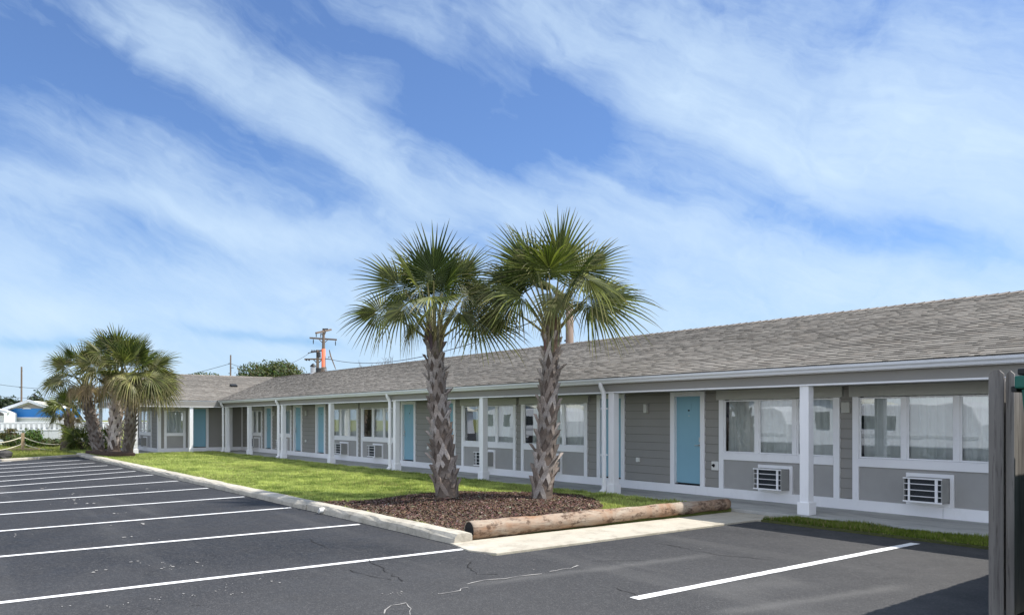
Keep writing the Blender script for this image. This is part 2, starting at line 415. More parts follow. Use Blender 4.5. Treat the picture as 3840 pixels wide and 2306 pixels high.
# kerb: long run in two pours with worn edges and a broken near end
def kerb_run(x0, x1, ya, yb, z1, step=0.28, seed=0):
    r = random.Random(seed); mb = MB(); nx = max(2, int(abs(x1 - x0) / step)); rows = []
    for i in range(nx + 1):
        x = x0 + (x1 - x0) * i / nx; j = lambda a: r.uniform(-a, a)
        rows.append([mb.vert(p) for p in ((x, ya - 0.01 + j(.004), -0.03), (x, ya + j(.006), z1 * 0.55), (x, ya + 0.012 + j(.008), z1 - 0.035 + j(.012)), (x, ya + 0.05 + j(.012), z1 + j(.006)),
                     (x, (ya + yb) / 2, z1 + 0.004 + j(.005)), (x, yb - 0.03 + j(.012), z1 + j(.006)), (x, yb + j(.006), z1 - 0.03), (x, yb, -0.03))])
    for i in range(nx):
        for k in range(7): mb.f.append([rows[i][k], rows[i + 1][k], rows[i + 1][k + 1], rows[i][k + 1]][::(1 if x1 < x0 else -1)])
    mb.f.append(rows[0][:] if x1 > x0 else rows[0][::-1]); mb.f.append(rows[-1][::-1] if x1 > x0 else rows[-1][:])
    return mb
k1 = kerb_run(-8.56, -13.50, KY0, KY1, 0.135, seed=1)
k2 = kerb_run(-13.53, -39.6, KY0 - 0.01, KY1 + 0.02, 0.125, step=0.5, seed=2)
off = len(k1.v); k1.v += k2.v; k1.c += k2.c; k1.f += [[i + off for i in f] for f in k2.f]
tag(k1.build('kerb', M['kerb']), kind='structure')
# low end kerb closing the far side of the lot
b = MB(); d = (ke - kf).normalized(); sd = Vector((-d.y, d.x, 0)) * -1
b.bar(kf + sd * -0.1 + UP * 0.03, ke + d * 0.6 + sd * -0.1 + UP * 0.03, 0.30, 0.12)
tag(b.build('end_kerb', M['kerb'], bevel=0.02), kind='structure')

# painted bay lines (their ends as surveyed)
ends = [((-8.44, 0.6), (-8.18, 5.66)), ((-11.26, 0.8), (-11.14, 5.60)), ((-13.82, 0.98), (-14.03, 5.62)), ((-16.2, 1.15), (-16.61, 5.60)),
        ((-18.5, 1.32), (-19.21, 5.60)), ((-20.87, 1.49), (-21.93, 5.60)), ((-22.9, 1.63), (-24.75, 5.60)), ((-24.8, 1.77), (-26.85, 5.55)),
        ((-26.85, 1.91), (-28.56, 5.50)), ((-28.85, 2.05), (-30.71, 5.42)), ((-31.0, 2.21), (-32.86, 5.36)), ((-33.2, 2.36), (-35.41, 5.31)),
        ((-35.3, 1.9), (-36.0, 2.95))]
for i, (p, q) in enumerate(ends):
    p = Vector((*p, 0)); q = Vector((*q, 0)); d = (q - p).normalized(); p = p - d * (1.3 if i < 12 else 0.3); s = Vector((-d.y, d.x, 0)); L = (q - p).length
    b = MB(); nn = 40; rows = []
    for k in range(nn + 1):
        c = p + d * (L * k / nn); w = 0.052 + random.uniform(-.004, .004)
        rows.append((b.vert((*(c - s * w).xy, 0.004)), b.vert((*(c + s * w).xy, 0.004))))
    for k in range(nn): b.f.append([rows[k][1], rows[k][0], rows[k + 1][0], rows[k + 1][1]])
    tag(b.build('parking_line', M['line']), kind='structure', group='painted bay lines')
b = MB(); p = Vector((-4.94, 5.33, 0)); q = Vector((-4.77, 10.72, 0)); d = (q - p).normalized(); s = Vector((-d.y, d.x, 0)); rows = []
for k in range(41):
    c = p + (q - p) * k / 40; w = 0.06 + random.uniform(-.004, .004)
    rows.append((b.vert((*(c - s * w).xy, 0.004)), b.vert((*(c + s * w).xy, 0.004))))
for k in range(40): b.f.append([rows[k][1], rows[k][0], rows[k + 1][0], rows[k + 1][1]])
tag(b.build('parking_line', M['line']), kind='structure', group='painted bay lines')

# asphalt damage: filled and open cracks, scraped patches
def crack(name, pix, w, m, z=0.005, jit=0.03, seed=1):
    r = random.Random(seed); P = [gnd(*q) for q in pix]; pts = []
    for a, c in zip(P[:-1], P[1:]):
        L = (c - a).length; k = max(2, int(L / 0.09))
        for i in range(k):
            q = a.lerp(c, i / k); pts.append(q + Vector((r.uniform(-jit, jit), r.uniform(-jit, jit), 0)))
    pts.append(P[-1]); mb = MB(); rows = []
    for i, q in enumerate(pts):
        d = (pts[min(i + 1, len(pts) - 1)] - pts[max(i - 1, 0)]).normalized(); s = Vector((-d.y, d.x, 0)); ww = w * r.uniform(0.25, 1.3)
        rows.append((mb.vert((q.x - s.x * ww, q.y - s.y * ww, z)), mb.vert((q.x + s.x * ww, q.y + s.y * ww, z))))
    for i in range(len(rows) - 1): mb.f.append([rows[i][1], rows[i][0], rows[i + 1][0], rows[i + 1][1]])
    tag(mb.build(name, m), kind='structure')
S2 = 1.545
zz = lambda x, y: (1300 + x / S2, 1750 + y / S2)
crack('filled_crack', [zz(700, 682), zz(740, 668), zz(860, 652), zz(1000, 632), zz(1130, 620)], 0.011, M['scuff'], seed=3)
crack('filled_crack', [zz(1190, 606), zz(1260, 594), zz(1340, 572)], 0.012, M['scuff'], seed=4)
crack('filled_crack', [zz(520, 738), zz(640, 718), zz(705, 698)], 0.007, M['scuff'], seed=5)
crack('filled_crack', [zz(200, 850), zz(262, 808), zz(345, 788)], 0.008, M['scuff'], seed=6)
crack('filled_crack', [zz(362, 792), zz(378, 822), zz(368, 858)], 0.009, M['scuff'], seed=7)
crack('asphalt_crack', [zz(118, 540), zz(200, 580), zz(240, 612), zz(325, 662)], 0.006, M['crack'], seed=8)
crack('asphalt_crack', [zz(20, 600), zz(110, 625), zz(260, 655)], 0.005, M['crack'], seed=18)
crack('asphalt_crack', [zz(722, 548), zz(705, 580), zz(760, 620), zz(880, 622)], 0.006, M['crack'], seed=9)
crack('asphalt_crack', [zz(1430, 545), zz(1590, 542), zz(1740, 545)], 0.005, M['crack'], seed=10)
crack('asphalt_crack', [zz(1800, 440), zz(1950, 470), zz(2040, 490), zz(2180, 512), zz(2460, 540)], 0.006, M['crack'], seed=11)
crack('asphalt_crack', [zz(1560, 705), zz(1640, 725), zz(1690, 752)], 0.005, M['crack'], seed=12)
S1 = 1.9015
yy = lambda x, y: (x / S1, 1600 + y / S1)
crack('asphalt_crack', [yy(2200, 800), yy(2340, 865)], 0.005, M['crack'], seed=13)
def scuffs(pix, size, seed):
    r = random.Random(seed); mb = MB()
    for (x, y, k) in pix:
        c = gnd(x, y)
        for _ in range(k):
            a = c + Vector((r.gauss(0, size * 2.2), r.gauss(0, size * 1.3), 0)); nn = r.randint(5, 8); rad = size * r.uniform(0.08, 0.65)
            el = r.uniform(0.2, .8)
            mb.face(*[(a.x + rad * math.cos(2 * math.pi * i / nn) * r.uniform(.5, 1.2), a.y + rad * el * math.sin(2 * math.pi * i / nn) * r.uniform(.5, 1.2), 0.006 + 0.0001 * _) for i in range(nn)])
    tag(mb.build('scraped_patches', M['scuff']), kind='structure')
scuffs([(*yy(1200, 1000), 9), (*yy(1410, 965), 6), (*yy(1150, 975), 5), (*yy(960, 965), 4), (*yy(690, 1030), 4), (*yy(1900, 1082), 4)], 0.05, 1)
scuffs([(*yy(1120, 1220), 8), (*yy(1330, 1210), 8), (*yy(1680, 1190), 6), (*yy(1630, 1120), 5), (*yy(900, 1255), 4), (*yy(740, 1280), 3), (*yy(430, 1275), 3), (*yy(1580, 1165), 4)], 0.03, 2)
scuffs([(*yy(400, 440), 5), (*yy(470, 480), 6), (*yy(550, 515), 6), (*yy(610, 545), 5), (*yy(820, 615), 3), (*yy(950, 690), 4), (*yy(1080, 800), 3), (*yy(1080, 448), 4), (*yy(470, 543), 4)], 0.10, 3)
scuffs([(*yy(60, 788), 4), (*yy(150, 778), 3)], 0.12, 4)
scuffs([(*zz(250, 740), 7), (*zz(330, 740), 6), (*zz(530, 735), 4), (*zz(2050, 474), 2), (*zz(1075, 596), 1), (*zz(150, 482), 1), (*zz(320, 670), 1)], 0.028, 5)

# ================================================================== grass blades and mulch
mulch_poly = [(-13.75, 6.03), (-13.35, 6.9), (-13.75, 8.4), (-13.6, 9.25), (-12.9, 9.75), (-12.35, 10.55), (-11.5, 10.75), (-10.6, 10.3), (-9.9, 9.75), (-9.25, 9.0), (-8.95, 8.6), (-8.80, 6.03)]
def inpoly(x, y, poly):
    ins = np.zeros(x.shape, bool); j = len(poly) - 1
    for i in range(len(poly)):
        xi, yi = poly[i]; xj, yj = poly[j]
        c = ((yi > y) != (yj > y)) & (x < (xj - xi) * (y - yi) / (yj - yi + 1e-12) + xi)
        ins ^= c; j = i
    return ins
def blades(name, x, y, z, hmin, hmax, w, c0, c1, seed, dark=None):
    n = len(x); g = np.random.default_rng(seed)
    a = g.uniform(0, 2 * np.pi, n); h = g.uniform(hmin, hmax, n) * (0.25 + 1.3 * vnoise(x, y, 3.2, 5)); lean = g.uniform(0.1, 0.8, n) * h; la = g.uniform(0, 2 * np.pi, n)
    ww = w * g.uniform(0.6, 1.3, n)
    p0 = np.stack([x - np.cos(a) * ww, y - np.sin(a) * ww, np.full(n, z)], 1); p1 = np.stack([x + np.cos(a) * ww, y + np.sin(a) * ww, np.full(n, z)], 1)
    p2 = np.stack([x + np.cos(la) * lean, y + np.sin(la) * lean, z + h], 1)
    V = np.stack([p0, p1, p2], 1).reshape(-1, 3); Fa = np.arange(3 * n).reshape(-1, 3)
    f = np.clip(-0.12 + 1.25 * (0.35 * vnoise(x, y, 0.7, 1) + 0.45 * vnoise(x, y, 2.6, 2) + 0.5 * vnoise(x, y, 6.0, 3) - 0.16 + g.normal(0, 0.11, n)), 0, 1)[:, None]
    c = np.array(c0)[None] * (1 - f) + np.array(c1)[None] * f
    dry = (g.random(n) < 0.06 + 0.16 * (vnoise(x, y, 1.1, 9) > 0.62)); c[dry] = np.array((0.34, 0.30, 0.13)) * g.uniform(0.7, 1.2, (dry.sum(), 1))
    C = np.repeat(c[:, None], 3, 1); C[:, :2] *= 0.8
    return np_mesh(name, V, Fa, M['blade'], C.reshape(-1, 3))
def scatter(n, x0, x1, y0, y1, g): return g.uniform(x0, x1, n), g.uniform(y0, y1, n)
g = np.random.default_rng(3)
xs, ys = [], []
for (xa, xb, dens) in ((-15, -8.45, 2300), (-20, -15, 1900), (-28, -20, 1000), (-38.6, -28, 600)):
    n = int((xb - xa) * 5.6 * dens); x, y = scatter(n, xa, xb, KY1 + 0.01, 11.60, g)
    k = ~inpoly(x, y, mulch_poly); k &= ~((x > -8.86 + (y - 6) * 0.065)); k &= (vnoise(x, y, 2.3, 4) + g.uniform(0, 0.9, n)) > 0.33
    xs.append(x[k]); ys.append(y[k])
x, y = scatter(7000, -48, -38.6, 6.05, 7.4, g); xs.append(x); ys.append(y)
n = 2500; xs.append(g.uniform(-38, -8.6, n)); ys.append(np.full(n, KY1) - np.abs(g.normal(0, 0.02, n)))      # fringe over the kerb
o = blades('grass', np.concatenate(xs), np.concatenate(ys), 0.085, 0.025, 0.062, 0.008, (0.13, 0.205, 0.035), (0.70, 0.78, 0.24), 5)
tag(o, kind='stuff', label='sunlit green lawn grass between the kerb and the motel porch', cat='grass')
x, y = scatter(26000, -7.4, 2.0, 10.92, 11.64, g)
k = (y > 10.955 + 0.05 * vnoise(x, x * 0, 3, 3)) & (x > -7.35 + (y - 10.95) * 0.6)
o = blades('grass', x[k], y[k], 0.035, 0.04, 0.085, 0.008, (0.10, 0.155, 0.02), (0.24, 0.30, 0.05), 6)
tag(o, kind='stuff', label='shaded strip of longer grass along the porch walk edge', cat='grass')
# rough grass of the bank beyond the lot
P = [gnd(px, py) for px, py in ((0, 1703), (40, 1716), (280, 1702), (560, 1699), (560, 1688), (0, 1680))]
x, y = scatter(90000, -64, -37, -6, 13, g)
k = ((x - kf.x) * (ke.y - kf.y) - (y - kf.y) * (ke.x - kf.x)) * ((-60 - kf.x) * (ke.y - kf.y) - (4 - kf.y) * (ke.x - kf.x)) > 0
k &= ~((x > -46.5) & (y > 6.0))
o = blades('grass', x[k], y[k], -0.03, 0.05, 0.14, 0.014, (0.16, 0.22, 0.04), (0.36, 0.38, 0.11), 7)
tag(o, kind='stuff', label='rough grass bank beyond the far end of the parking lot', cat='grass')

b = MB(); g = np.random.default_rng(8)
cx = sum(p[0] for p in mulch_poly) / len(mulch_poly); cy = sum(p[1] for p in mulch_poly) / len(mulch_poly)
ring = [(p[0], p[1], 0.088) for p in mulch_poly]; mid = [(cx + (p[0] - cx) * 0.6, cy + (p[1] - cy) * 0.6, 0.118) for p in mulch_poly]
for i in range(len(ring)):
    j = (i + 1) % len(ring); b.face(ring[i], ring[j], mid[j], mid[i]); b.face(mid[i], mid[j], (cx, cy, 0.125))
tag(b.build('mulch_bed', M['mulchbase'], smooth=True), kind='structure')
b = MB(); x, y = scatter(46000, -14.3, -8.7, 5.98, 11.0, g)
big = [(cx + (p[0] - cx) * 1.04, max(6.0, cy + (p[1] - cy) * 1.04)) for p in mulch_poly]
k = inpoly(x, y, big) & (x < -8.84 + (y - 6) * 0.065); x = x[k]; y = y[k]
pal = [(0.125, 0.078, 0.056), (0.17, 0.112, 0.082), (0.075, 0.046, 0.034), (0.24, 0.17, 0.13), (0.42, 0.34, 0.27)]
for i in range(len(x)):
    dd = math.hypot((x[i] - cx) / 2.6, (y[i] - cy) / 2.3); z = 0.102 + 0.045 * max(0, 1 - dd * dd) + random.uniform(0, 0.022)
    L = random.uniform(0.010, 0.038); w = random.uniform(0.005, 0.014); a = random.uniform(0, 6.28); el = random.uniform(-0.5, 0.6)
    d = Vector((math.cos(a) * math.cos(el), math.sin(a) * math.cos(el), math.sin(el))); s = Vector((-math.sin(a), math.cos(a), random.uniform(-.4, .4)))
    q = random.random(); b.cc = tuple(v * random.uniform(.75, 1.2) for v in pal[0 if q < .38 else 1 if q < .64 else 2 if q < .86 else 3 if q < .975 else 4])
    c = Vector((x[i], y[i], z)); b.face(c - d * L - s * w, c + d * L - s * w * 0.6, c + d * L + s * w * 0.7, c - d * L + s * w)
tag(b.build('mulch', M['chip'], col=True), kind='stuff', label='brown wood chip mulch around the two near palm trunks', cat='mulch')

# ================================================================== MOTEL
motel = thing('motel', 'long low grey motel with pale blue doors, white porch posts and brown shingle roof', 'motel', (-20, WALL_Y, 0))
XR = 5.0
# openings on the main wall
WINS = [(-9.78, -7.16, 3, True), (-6.92, -4.30, 3, True), (-3.2, -0.6, 3, True), (-16.35, -13.72, 3, True), (-19.26, -16.59, 3, True), (-25.94, -23.30, 3, True), (-28.56, -26.20, 3, True), (-34.40, -32.72, 2, True), (-37.80, -36.36, 2, True)]
DOORS = [(-11.08, -10.15, 1), (-13.39, -12.46, -1), (-20.56, -19.61, 1), (-22.98, -22.0, -1), (-30.10, -29.14, 1), (-32.47, -31.53, -1), (-36.02, -35.06, -1)]
SOF = 2.285
LAP_SHADOWS = MB()
def lap(mb, x0, x1, y, z0, z1, step=0.178):
    """lap siding: a saw-tooth of boards"""
    z = z0
    while z < z1 - 1e-4:
        zt = min(z + step, z1)
        mb.face((x0, y - 0.022, z), (x1, y - 0.022, z), (x1, y - 0.004, zt), (x0, y - 0.004, zt))
        mb.face((x0, y - 0.004, z), (x1, y - 0.004, z), (x1, y - 0.022, z), (x0, y - 0.022, z))
        if zt < z1: LAP_SHADOWS.box(x0, x1, y - 0.0105, y - 0.002, zt - 0.009, zt - 0.0005)  # dark strip paints the shadow and dirt line under each lap
        z = zt
wall = MB()
ops = sorted([(a, c) for a, c, *_ in WINS] + [(a, c) for a, c, _ in DOORS]); x = WX_WALL
for a, c in ops:
    lap(wall, x, a + 0.03, WALL_Y, 0.10, SOF)
    x = c - 0.03
lap(wall, x, XR, WALL_Y, 0.10, SOF)
# inner core behind the openings closes the building
wall.box(WX_WALL - 0.2, XR, WALL_Y + 0.55, WALL_Y + 0.62, 0.0, 2.5)
wall.box(XR - 0.05, XR, WALL_Y, 19.6, 0, 2.55)
wall.box(WX_WALL, XR, 19.5, 19.6, 0, 2.55)
# left wing: wall facing the lawn and wall facing the lot
def lapX(mb, y0, y1, x, z0, z1, step=0.178):
    z = z0
    while z < z1 - 1e-4:
        zt = min(z + step, z1)
        mb.face((x + 0.022, y0, z), (x + 0.022, y1, z), (x + 0.004, y1, zt), (x + 0.004, y0, zt))
        mb.face((x + 0.004, y0, z), (x + 0.004, y1, z), (x + 0.022, y1, z), (x + 0.022, y0, z))
        z = zt
WY = 9.16
for y0, y1 in ((WY, 9.43), (10.36, 10.53), (11.44, WALL_Y)): lapX(wall, y0, y1, WX_WALL, 0.10, SOF)
lap(wall, -40.62, WX_WALL + 0.0, WY, 0.10, SOF); lap(wall, -47.0, -43.18, WY, 0.10, SOF)
wall.box(-40.0, -39.93, WY + 0.5, WALL_Y, 0, 2.5); wall.box(-47.0, -39.93, WY + 0.55, WY + 0.62, 0, 2.5)
wall.box(-47.0, -46.95, WY, 26, 0, 2.55)
wall = wall.build('wall', M['siding'], motel)
tag(LAP_SHADOWS.build('lap_shadow_strips', M['lapshadow'], wall), kind='stuff')

# white base board with butt joints
b = MB()
cuts = [WX_WALL + 0.02, -34.9, -30.5, -26.1, -21.0, -16.5, -12.62, -10.05, -5.4, -1.0, XR]
for a, c in zip(cuts[:-1], cuts[1:]): b.box(a + 0.002, c - 0.002, WALL_Y - 0.055, WALL_Y + 0.01, WALK_Z - 0.03, 0.265)
b.box(WX_WALL - 0.01, WX_WALL + 0.055, WY - 0.05, WALL_Y - 0.06, WALK_Z - 0.03, 0.262); b.box(-47, WX_WALL + 0.05, WY - 0.055, WY - 0.052 + 0.06, WALK_Z - 0.03, 0.262)
b.build('baseboard', M['white'], motel, bevel=0.006)
# corner boards
b = MB()
b.box(WX_WALL + 0.022, WX_WALL + 0.045, WY - 0.03, WY + 0.10, 0.265, SOF); b.box(WX_WALL - 0.10, WX_WALL + 0.045, WY - 0.047, WY - 0.03, 0.265, SOF)
b.build('corner_board', M['white'], motel); b = MB()
b.box(WX_WALL + 0.024, WX_WALL + 0.05, 12.40, 12.66, 0.265, SOF); b.build('corner_board', M['white'], motel); b = MB(); b.box(WX_WALL + 0.06, WX_WALL + 0.16, WALL_Y - 0.045, WALL_Y - 0.02, 0.265, SOF)
b.build('corner_board', M['white'], motel)

def frameXZ(mb, x0, x1, z0, z1, t, y0, y1):
    """picture-frame of four butted boards"""
    mb.box(x0, x0 + t, y0, y1, z0, z1); mb.box(x1 - t, x1, y0, y1, z0, z1)
    mb.box(x0 + t, x1 - t, y0, y1, z0, z0 + t); mb.box(x0 + t, x1 - t, y0, y1, z1 - t, z1)

def curtain(mb, x0, x1, y, z0, z1, seed):
    r = random.Random(seed); n = int((x1 - x0) / 0.022); ph = r.uniform(0, 6); prev = None; f1 = r.uniform(38, 48)
    for i in range(n + 1):
        x = x0 + (x1 - x0) * i / n
        yy_ = y + 0.030 * math.sin(f1 * x + ph + 1.2 * math.sin(3.1 * x)) + 0.010 * math.sin(91 * x + ph)
        cur = (mb.vert((x, yy_, z1)), mb.vert((x, yy_ * 0.5 + y * 0.5 + 0.03 * math.sin(13 * x + ph), z0)))
        if prev: mb.f.append([prev[0], prev[1], cur[1], cur[0]])
        prev = cur

def window(a, c, npan, y, seed, ac=True):
    """window unit on a wall that faces -Y: window > panes, curtain, header, sill, apron panel"""
    t = 0.115
    f = MB()
    f.box(a, a + t, y - 0.05, y + 0.02, 0.265, 2.085); f.box(c - t, c, y - 0.05, y + 0.02, 0.265, 2.085)          # legs down to the base board
    gx0, gx1 = a + t, c - t; mw = 0.085; pw = (gx1 - gx0 - mw * (npan - 1)) / npan; z0, z1 = 1.005, 2.072
    for i in range(1, npan):
        xm = gx0 + pw * i + mw * (i - 1); f.box(xm, xm + mw, y - 0.036, y + 0.02, z0, z1)
    for i in range(npan):
        xa = gx0 + (pw + mw) * i; frameXZ(f, xa, xa + pw, z0, z1, 0.026, y - 0.018, y + 0.012)
    w = f.build('window', M['white'], motel, bevel=0.004)
    s = MB(); s.box(a + t - 0.005, c - t + 0.005, y - 0.062, y + 0.02, 0.855, 1.003); s.build('sill', M['white'], w, bevel=0.005)
    h = MB(); h.box(a - 0.055, c + 0.055, y - 0.068, y + 0.01, 2.087, SOF - 0.002); h.build('header', M['header'], w, bevel=0.006)
    p = MB(); p.box(a + t, c - t, y - 0.022, y + 0.01, 0.20, 0.854); p.build('panel', M['stucco'], w)
    for i in range(npan):
        xa = gx0 + (pw + mw) * i
        g_ = MB(); g_.face((xa + 0.02, y - 0.004, z0 + 0.02), (xa + pw - 0.02, y - 0.004, z0 + 0.02), (xa + pw - 0.02, y - 0.004, z1 - 0.02), (xa + 0.02, y - 0.004, z1 - 0.02)); g_.build('pane', M['glass'], w)
    q = MB(); r = random.Random(seed); gap = r.choice((0.03, 0.08, 0.25, 0.45)) * r.uniform(.7, 1.2)
    curtain(q, gx0 - 0.05 + gap, gx1 + 0.05, y + 0.10, z0 - 0.1, z1 + 0.05, seed); q.build('curtain', M['curtain'], w)
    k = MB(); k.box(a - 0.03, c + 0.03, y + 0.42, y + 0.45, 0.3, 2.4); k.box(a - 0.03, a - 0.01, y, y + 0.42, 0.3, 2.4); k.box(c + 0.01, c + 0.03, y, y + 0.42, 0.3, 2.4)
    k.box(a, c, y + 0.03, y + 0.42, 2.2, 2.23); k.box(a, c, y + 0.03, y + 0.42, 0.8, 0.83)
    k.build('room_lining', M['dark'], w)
    if ac: cooler((a + c) / 2, y)
    return w

def cooler(xc, y):
    """through-wall air conditioner: casing > wall sleeve, coil, grille"""
    x0, x1, z0, z1, p = xc - 0.305, xc + 0.305, 0.335, 0.735, 0.31
    cs = MB(); tk = 0.018; yf = y - p
    cs.box(x0, x1, yf, y - 0.03, z1 - tk, z1); cs.box(x0, x1, yf, y - 0.03, z0, z0 + tk)
    cs.box(x0, x0 + tk, yf, y - 0.03, z0 + tk, z1 - tk); cs.box(x1 - tk, x1, yf, y - 0.03, z0 + tk, z1 - tk)
    c = cs.build('air_conditioner', M['accase'], motel, bevel=0.004)
    s = MB(); frameXZ(s, x0 - 0.07, x1 + 0.07, z0 - 0.07, z1 + 0.06, 0.062, y - 0.055, y - 0.015); s.build('sleeve', M['white'], c, bevel=0.004)
    k = MB(); k.box(x0 + tk, x1 - tk, yf + 0.055, yf + 0.09, z0 + tk, z1 - tk)
    for i in range(26):
        zz_ = z0 + 0.03 + i * 0.0135; k.box(x0 + 0.10, x1 - 0.10, yf + 0.046, yf + 0.055, zz_, zz_ + 0.004)
    k.build('coil', M['coil'], c)
    g_ = MB()
    for i in range(1, 4):
        zz_ = z0 + (z1 - z0) * i / 4; g_.box(x0 + tk, x1 - tk, yf + 0.002, yf + 0.014, zz_ - 0.006, zz_ + 0.006)
    g_.box(x0, x1, yf - 0.012, yf, z0, z0 + 0.024); g_.box(x0, x1, yf - 0.012, yf, z1 - 0.02, z1); g_.box(x1 - 0.12, x1 - 0.075, yf + 0.016, yf + 0.03, z0 + tk, z1 - tk); g_.box(x0 + 0.07, x0 + 0.10, yf + 0.016, yf + 0.03, z0 + tk, z1 - tk)
    g_.build('grille', M['white'], c)

for i, (a, c, npan, ac) in enumerate(WINS): window(a, c, npan, WALL_Y, 20 + i, ac)
window(-43.18, -40.62, 3, WY, 60, True)

def door(a, c, side, y):
    """door leaf > frame, handle, threshold, viewer"""
    t = 0.115; f = MB(); lx0, lx1 = a + t, c - t
    lf = MB(); lf.box(lx0 + 0.004, lx1 - 0.004, y + 0.035, y + 0.08, 0.300, 2.178); l = lf.build('door', M['door'], motel, bevel=0.003)
    f.box(a, lx0, y - 0.045, y + 0.02, 0.265, SOF - 0.003); f.box(lx1, c, y - 0.045, y + 0.02, 0.265, SOF - 0.003); f.box(lx0, lx1, y - 0.045, y + 0.02, 2.185, SOF - 0.003)
    f.box(lx0 - 0.01, lx0 + 0.003, y + 0.02, y + 0.09, 0.265, 2.2); f.box(lx1 - 0.003, lx1 + 0.01, y + 0.02, y + 0.09, 0.265, 2.2); f.box(lx0, lx1, y + 0.02, y + 0.09, 2.18, 2.2)
    f.build('door_frame', M['white'], l, bevel=0.004)
    th = MB(); th.box(lx0, lx1, y - 0.01, y + 0.1, 0.255, 0.282); th.build('threshold', M['dark'], l)
    hx = lx1 - 0.05 if side > 0 else lx0 + 0.05
    h = MB(); h.box(hx - 0.024, hx + 0.024, y + 0.014, y + 0.034, 1.20, 1.30); h.box(hx - 0.02, hx + 0.02, y + 0.02, y + 0.034, 1.10, 1.16)
    h.tube([(hx, y + 0.03, 1.13), (hx, y - 0.025, 1.13), (hx - side * 0.10, y - 0.03, 1.125)], 0.010, 8); h.build('handle', M['steel'], l)
    xm = (lx0 + lx1) / 2
    n_ = MB(); n_.box(xm - 0.03, xm + 0.06, y + 0.028, y + 0.034, 1.90, 2.02); n_.build('number_plate', M['door'], l)
    v = MB(); v.tube([(xm, y + 0.034, 1.76), (xm, y + 0.026, 1.76)], 0.012, 8); v.build('viewer', M['steel'], l); v = MB(); v.box(xm - 0.03, xm + 0.015, y + 0.029, y + 0.034, 1.86, 1.89); v.build('room_sign', M['dark'], l)
for a, c, sd_ in DOORS: door(a, c, sd_, WALL_Y)
# wing: door and single window in the wall that faces the lawn (+X)
lf = MB(); lf.box(WX_WALL - 0.08, WX_WALL - 0.035, 10.62, 11.36, 0.30, 2.178); l = lf.build('door', M['door'], motel)
f = MB(); f.box(WX_WALL - 0.02, WX_WALL + 0.045, 10.50, 10.615, 0.265, SOF - 0.003); f.box(WX_WALL - 0.02, WX_WALL + 0.045, 11.365, 11.48, 0.265, SOF - 0.003); f.box(WX_WALL - 0.02, WX_WALL + 0.045, 10.615, 11.365, 2.185, SOF - 0.003); f.build('door_frame', M['white'], l)
th = MB(); th.box(WX_WALL - 0.1, WX_WALL + 0.01, 10.615, 11.365, 0.255, 0.29); th.build('threshold', M['dark'], l)
h = MB(); h.tube([(WX_WALL - 0.035, 10.68, 1.13), (WX_WALL + 0.02, 10.68, 1.13), (WX_WALL + 0.025, 10.78, 1.125)], 0.01, 8); h.build('handle', M['steel'], l)
f = MB(); wy0, wy1 = 9.40, 10.39
f.box(WX_WALL - 0.02, WX_WALL + 0.05, wy0, wy0 + 0.115, 0.265, 2.085); f.box(WX_WALL - 0.02, WX_WALL + 0.05, wy1 - 0.115, wy1, 0.265, 2.085); f.box(WX_WALL - 0.02, WX_WALL + 0.03, wy0 + 0.115, wy1 - 0.115, 2.05, 2.085)
w = f.build('window', M['white'], motel)
s = MB(); s.box(WX_WALL - 0.02, WX_WALL + 0.06, wy0 + 0.11, wy1 - 0.11, 0.855, 1.003); s.build('sill', M['white'], w)
s = MB(); s.box(WX_WALL - 0.01, WX_WALL + 0.066, wy0 - 0.05, wy1 + 0.05, 2.087, SOF - 0.002); s.build('header', M['header'], w)
s = MB(); s.box(WX_WALL - 0.01, WX_WALL + 0.022, wy0 + 0.115, wy1 - 0.115, 0.20, 0.854); s.build('panel', M['stucco'], w)
s = MB(); s.face((WX_WALL, wy0 + 0.115, 1.0), (WX_WALL, wy1 - 0.115, 1.0), (WX_WALL, wy1 - 0.115, 2.05), (WX_WALL, wy0 + 0.115, 2.05)); s.build('pane', M['glass'], w)
s = MB(); prev = None
for i in range(46):
    yq = wy0 + 0.06 + (wy1 - wy0 - 0.12) * i / 45; xq = WX_WALL - 0.13 + 0.02 * math.sin(44 * yq)
    cur = (s.vert((xq, yq, 0.9)), s.vert((xq, yq, 2.1)))
    if prev: s.f.append([prev[0], cur[0], cur[1], prev[1]])
    prev = cur
s.build('curtain', M['curtain'], w)
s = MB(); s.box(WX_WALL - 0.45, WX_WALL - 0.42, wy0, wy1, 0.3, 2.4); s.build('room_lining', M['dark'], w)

# wall lamps, sockets, boxes
for xc in (-11.78, -20.95, -31.02, -34.78):
    b = MB(); b.box(xc - 0.045, xc + 0.045, WALL_Y - 0.10, WALL_Y - 0.02, 1.83, 2.0); b.box(xc - 0.05, xc + 0.05, WALL_Y - 0.11, WALL_Y - 0.02, 2.0, 2.03); l = b.build('wall_lamp', M['lampbody'], motel, bevel=0.015)
    b = MB(); b.box(xc - 0.065, xc + 0.065, WALL_Y - 0.026, WALL_Y - 0.008, 1.80, 2.06); b.build('back_plate', M['beam'], l)
for xc in (-12.04, -21.2, -31.12, -38.3):
    b = MB(); b.box(xc - 0.05, xc + 0.05, WALL_Y - 0.055, WALL_Y - 0.01, 0.70, 0.80); b.build('socket_box', M['plastic'], motel, bevel=0.008)
b = MB(); b.box(-9.96, -9.785, WALL_Y - 0.06, WALL_Y - 0.01, 0.625, 0.81); jb = b.build('hose_bib_box', M['plastic'], motel, bevel=0.008)
b = MB(); b.tube([(-9.90, WALL_Y - 0.05, 0.73), (-9.90, WALL_Y - 0.075, 0.73), (-9.88, WALL_Y - 0.08, 0.69)], [0.03, 0.035, 0.012], 8); b.build('spout', M['dark'], jb)
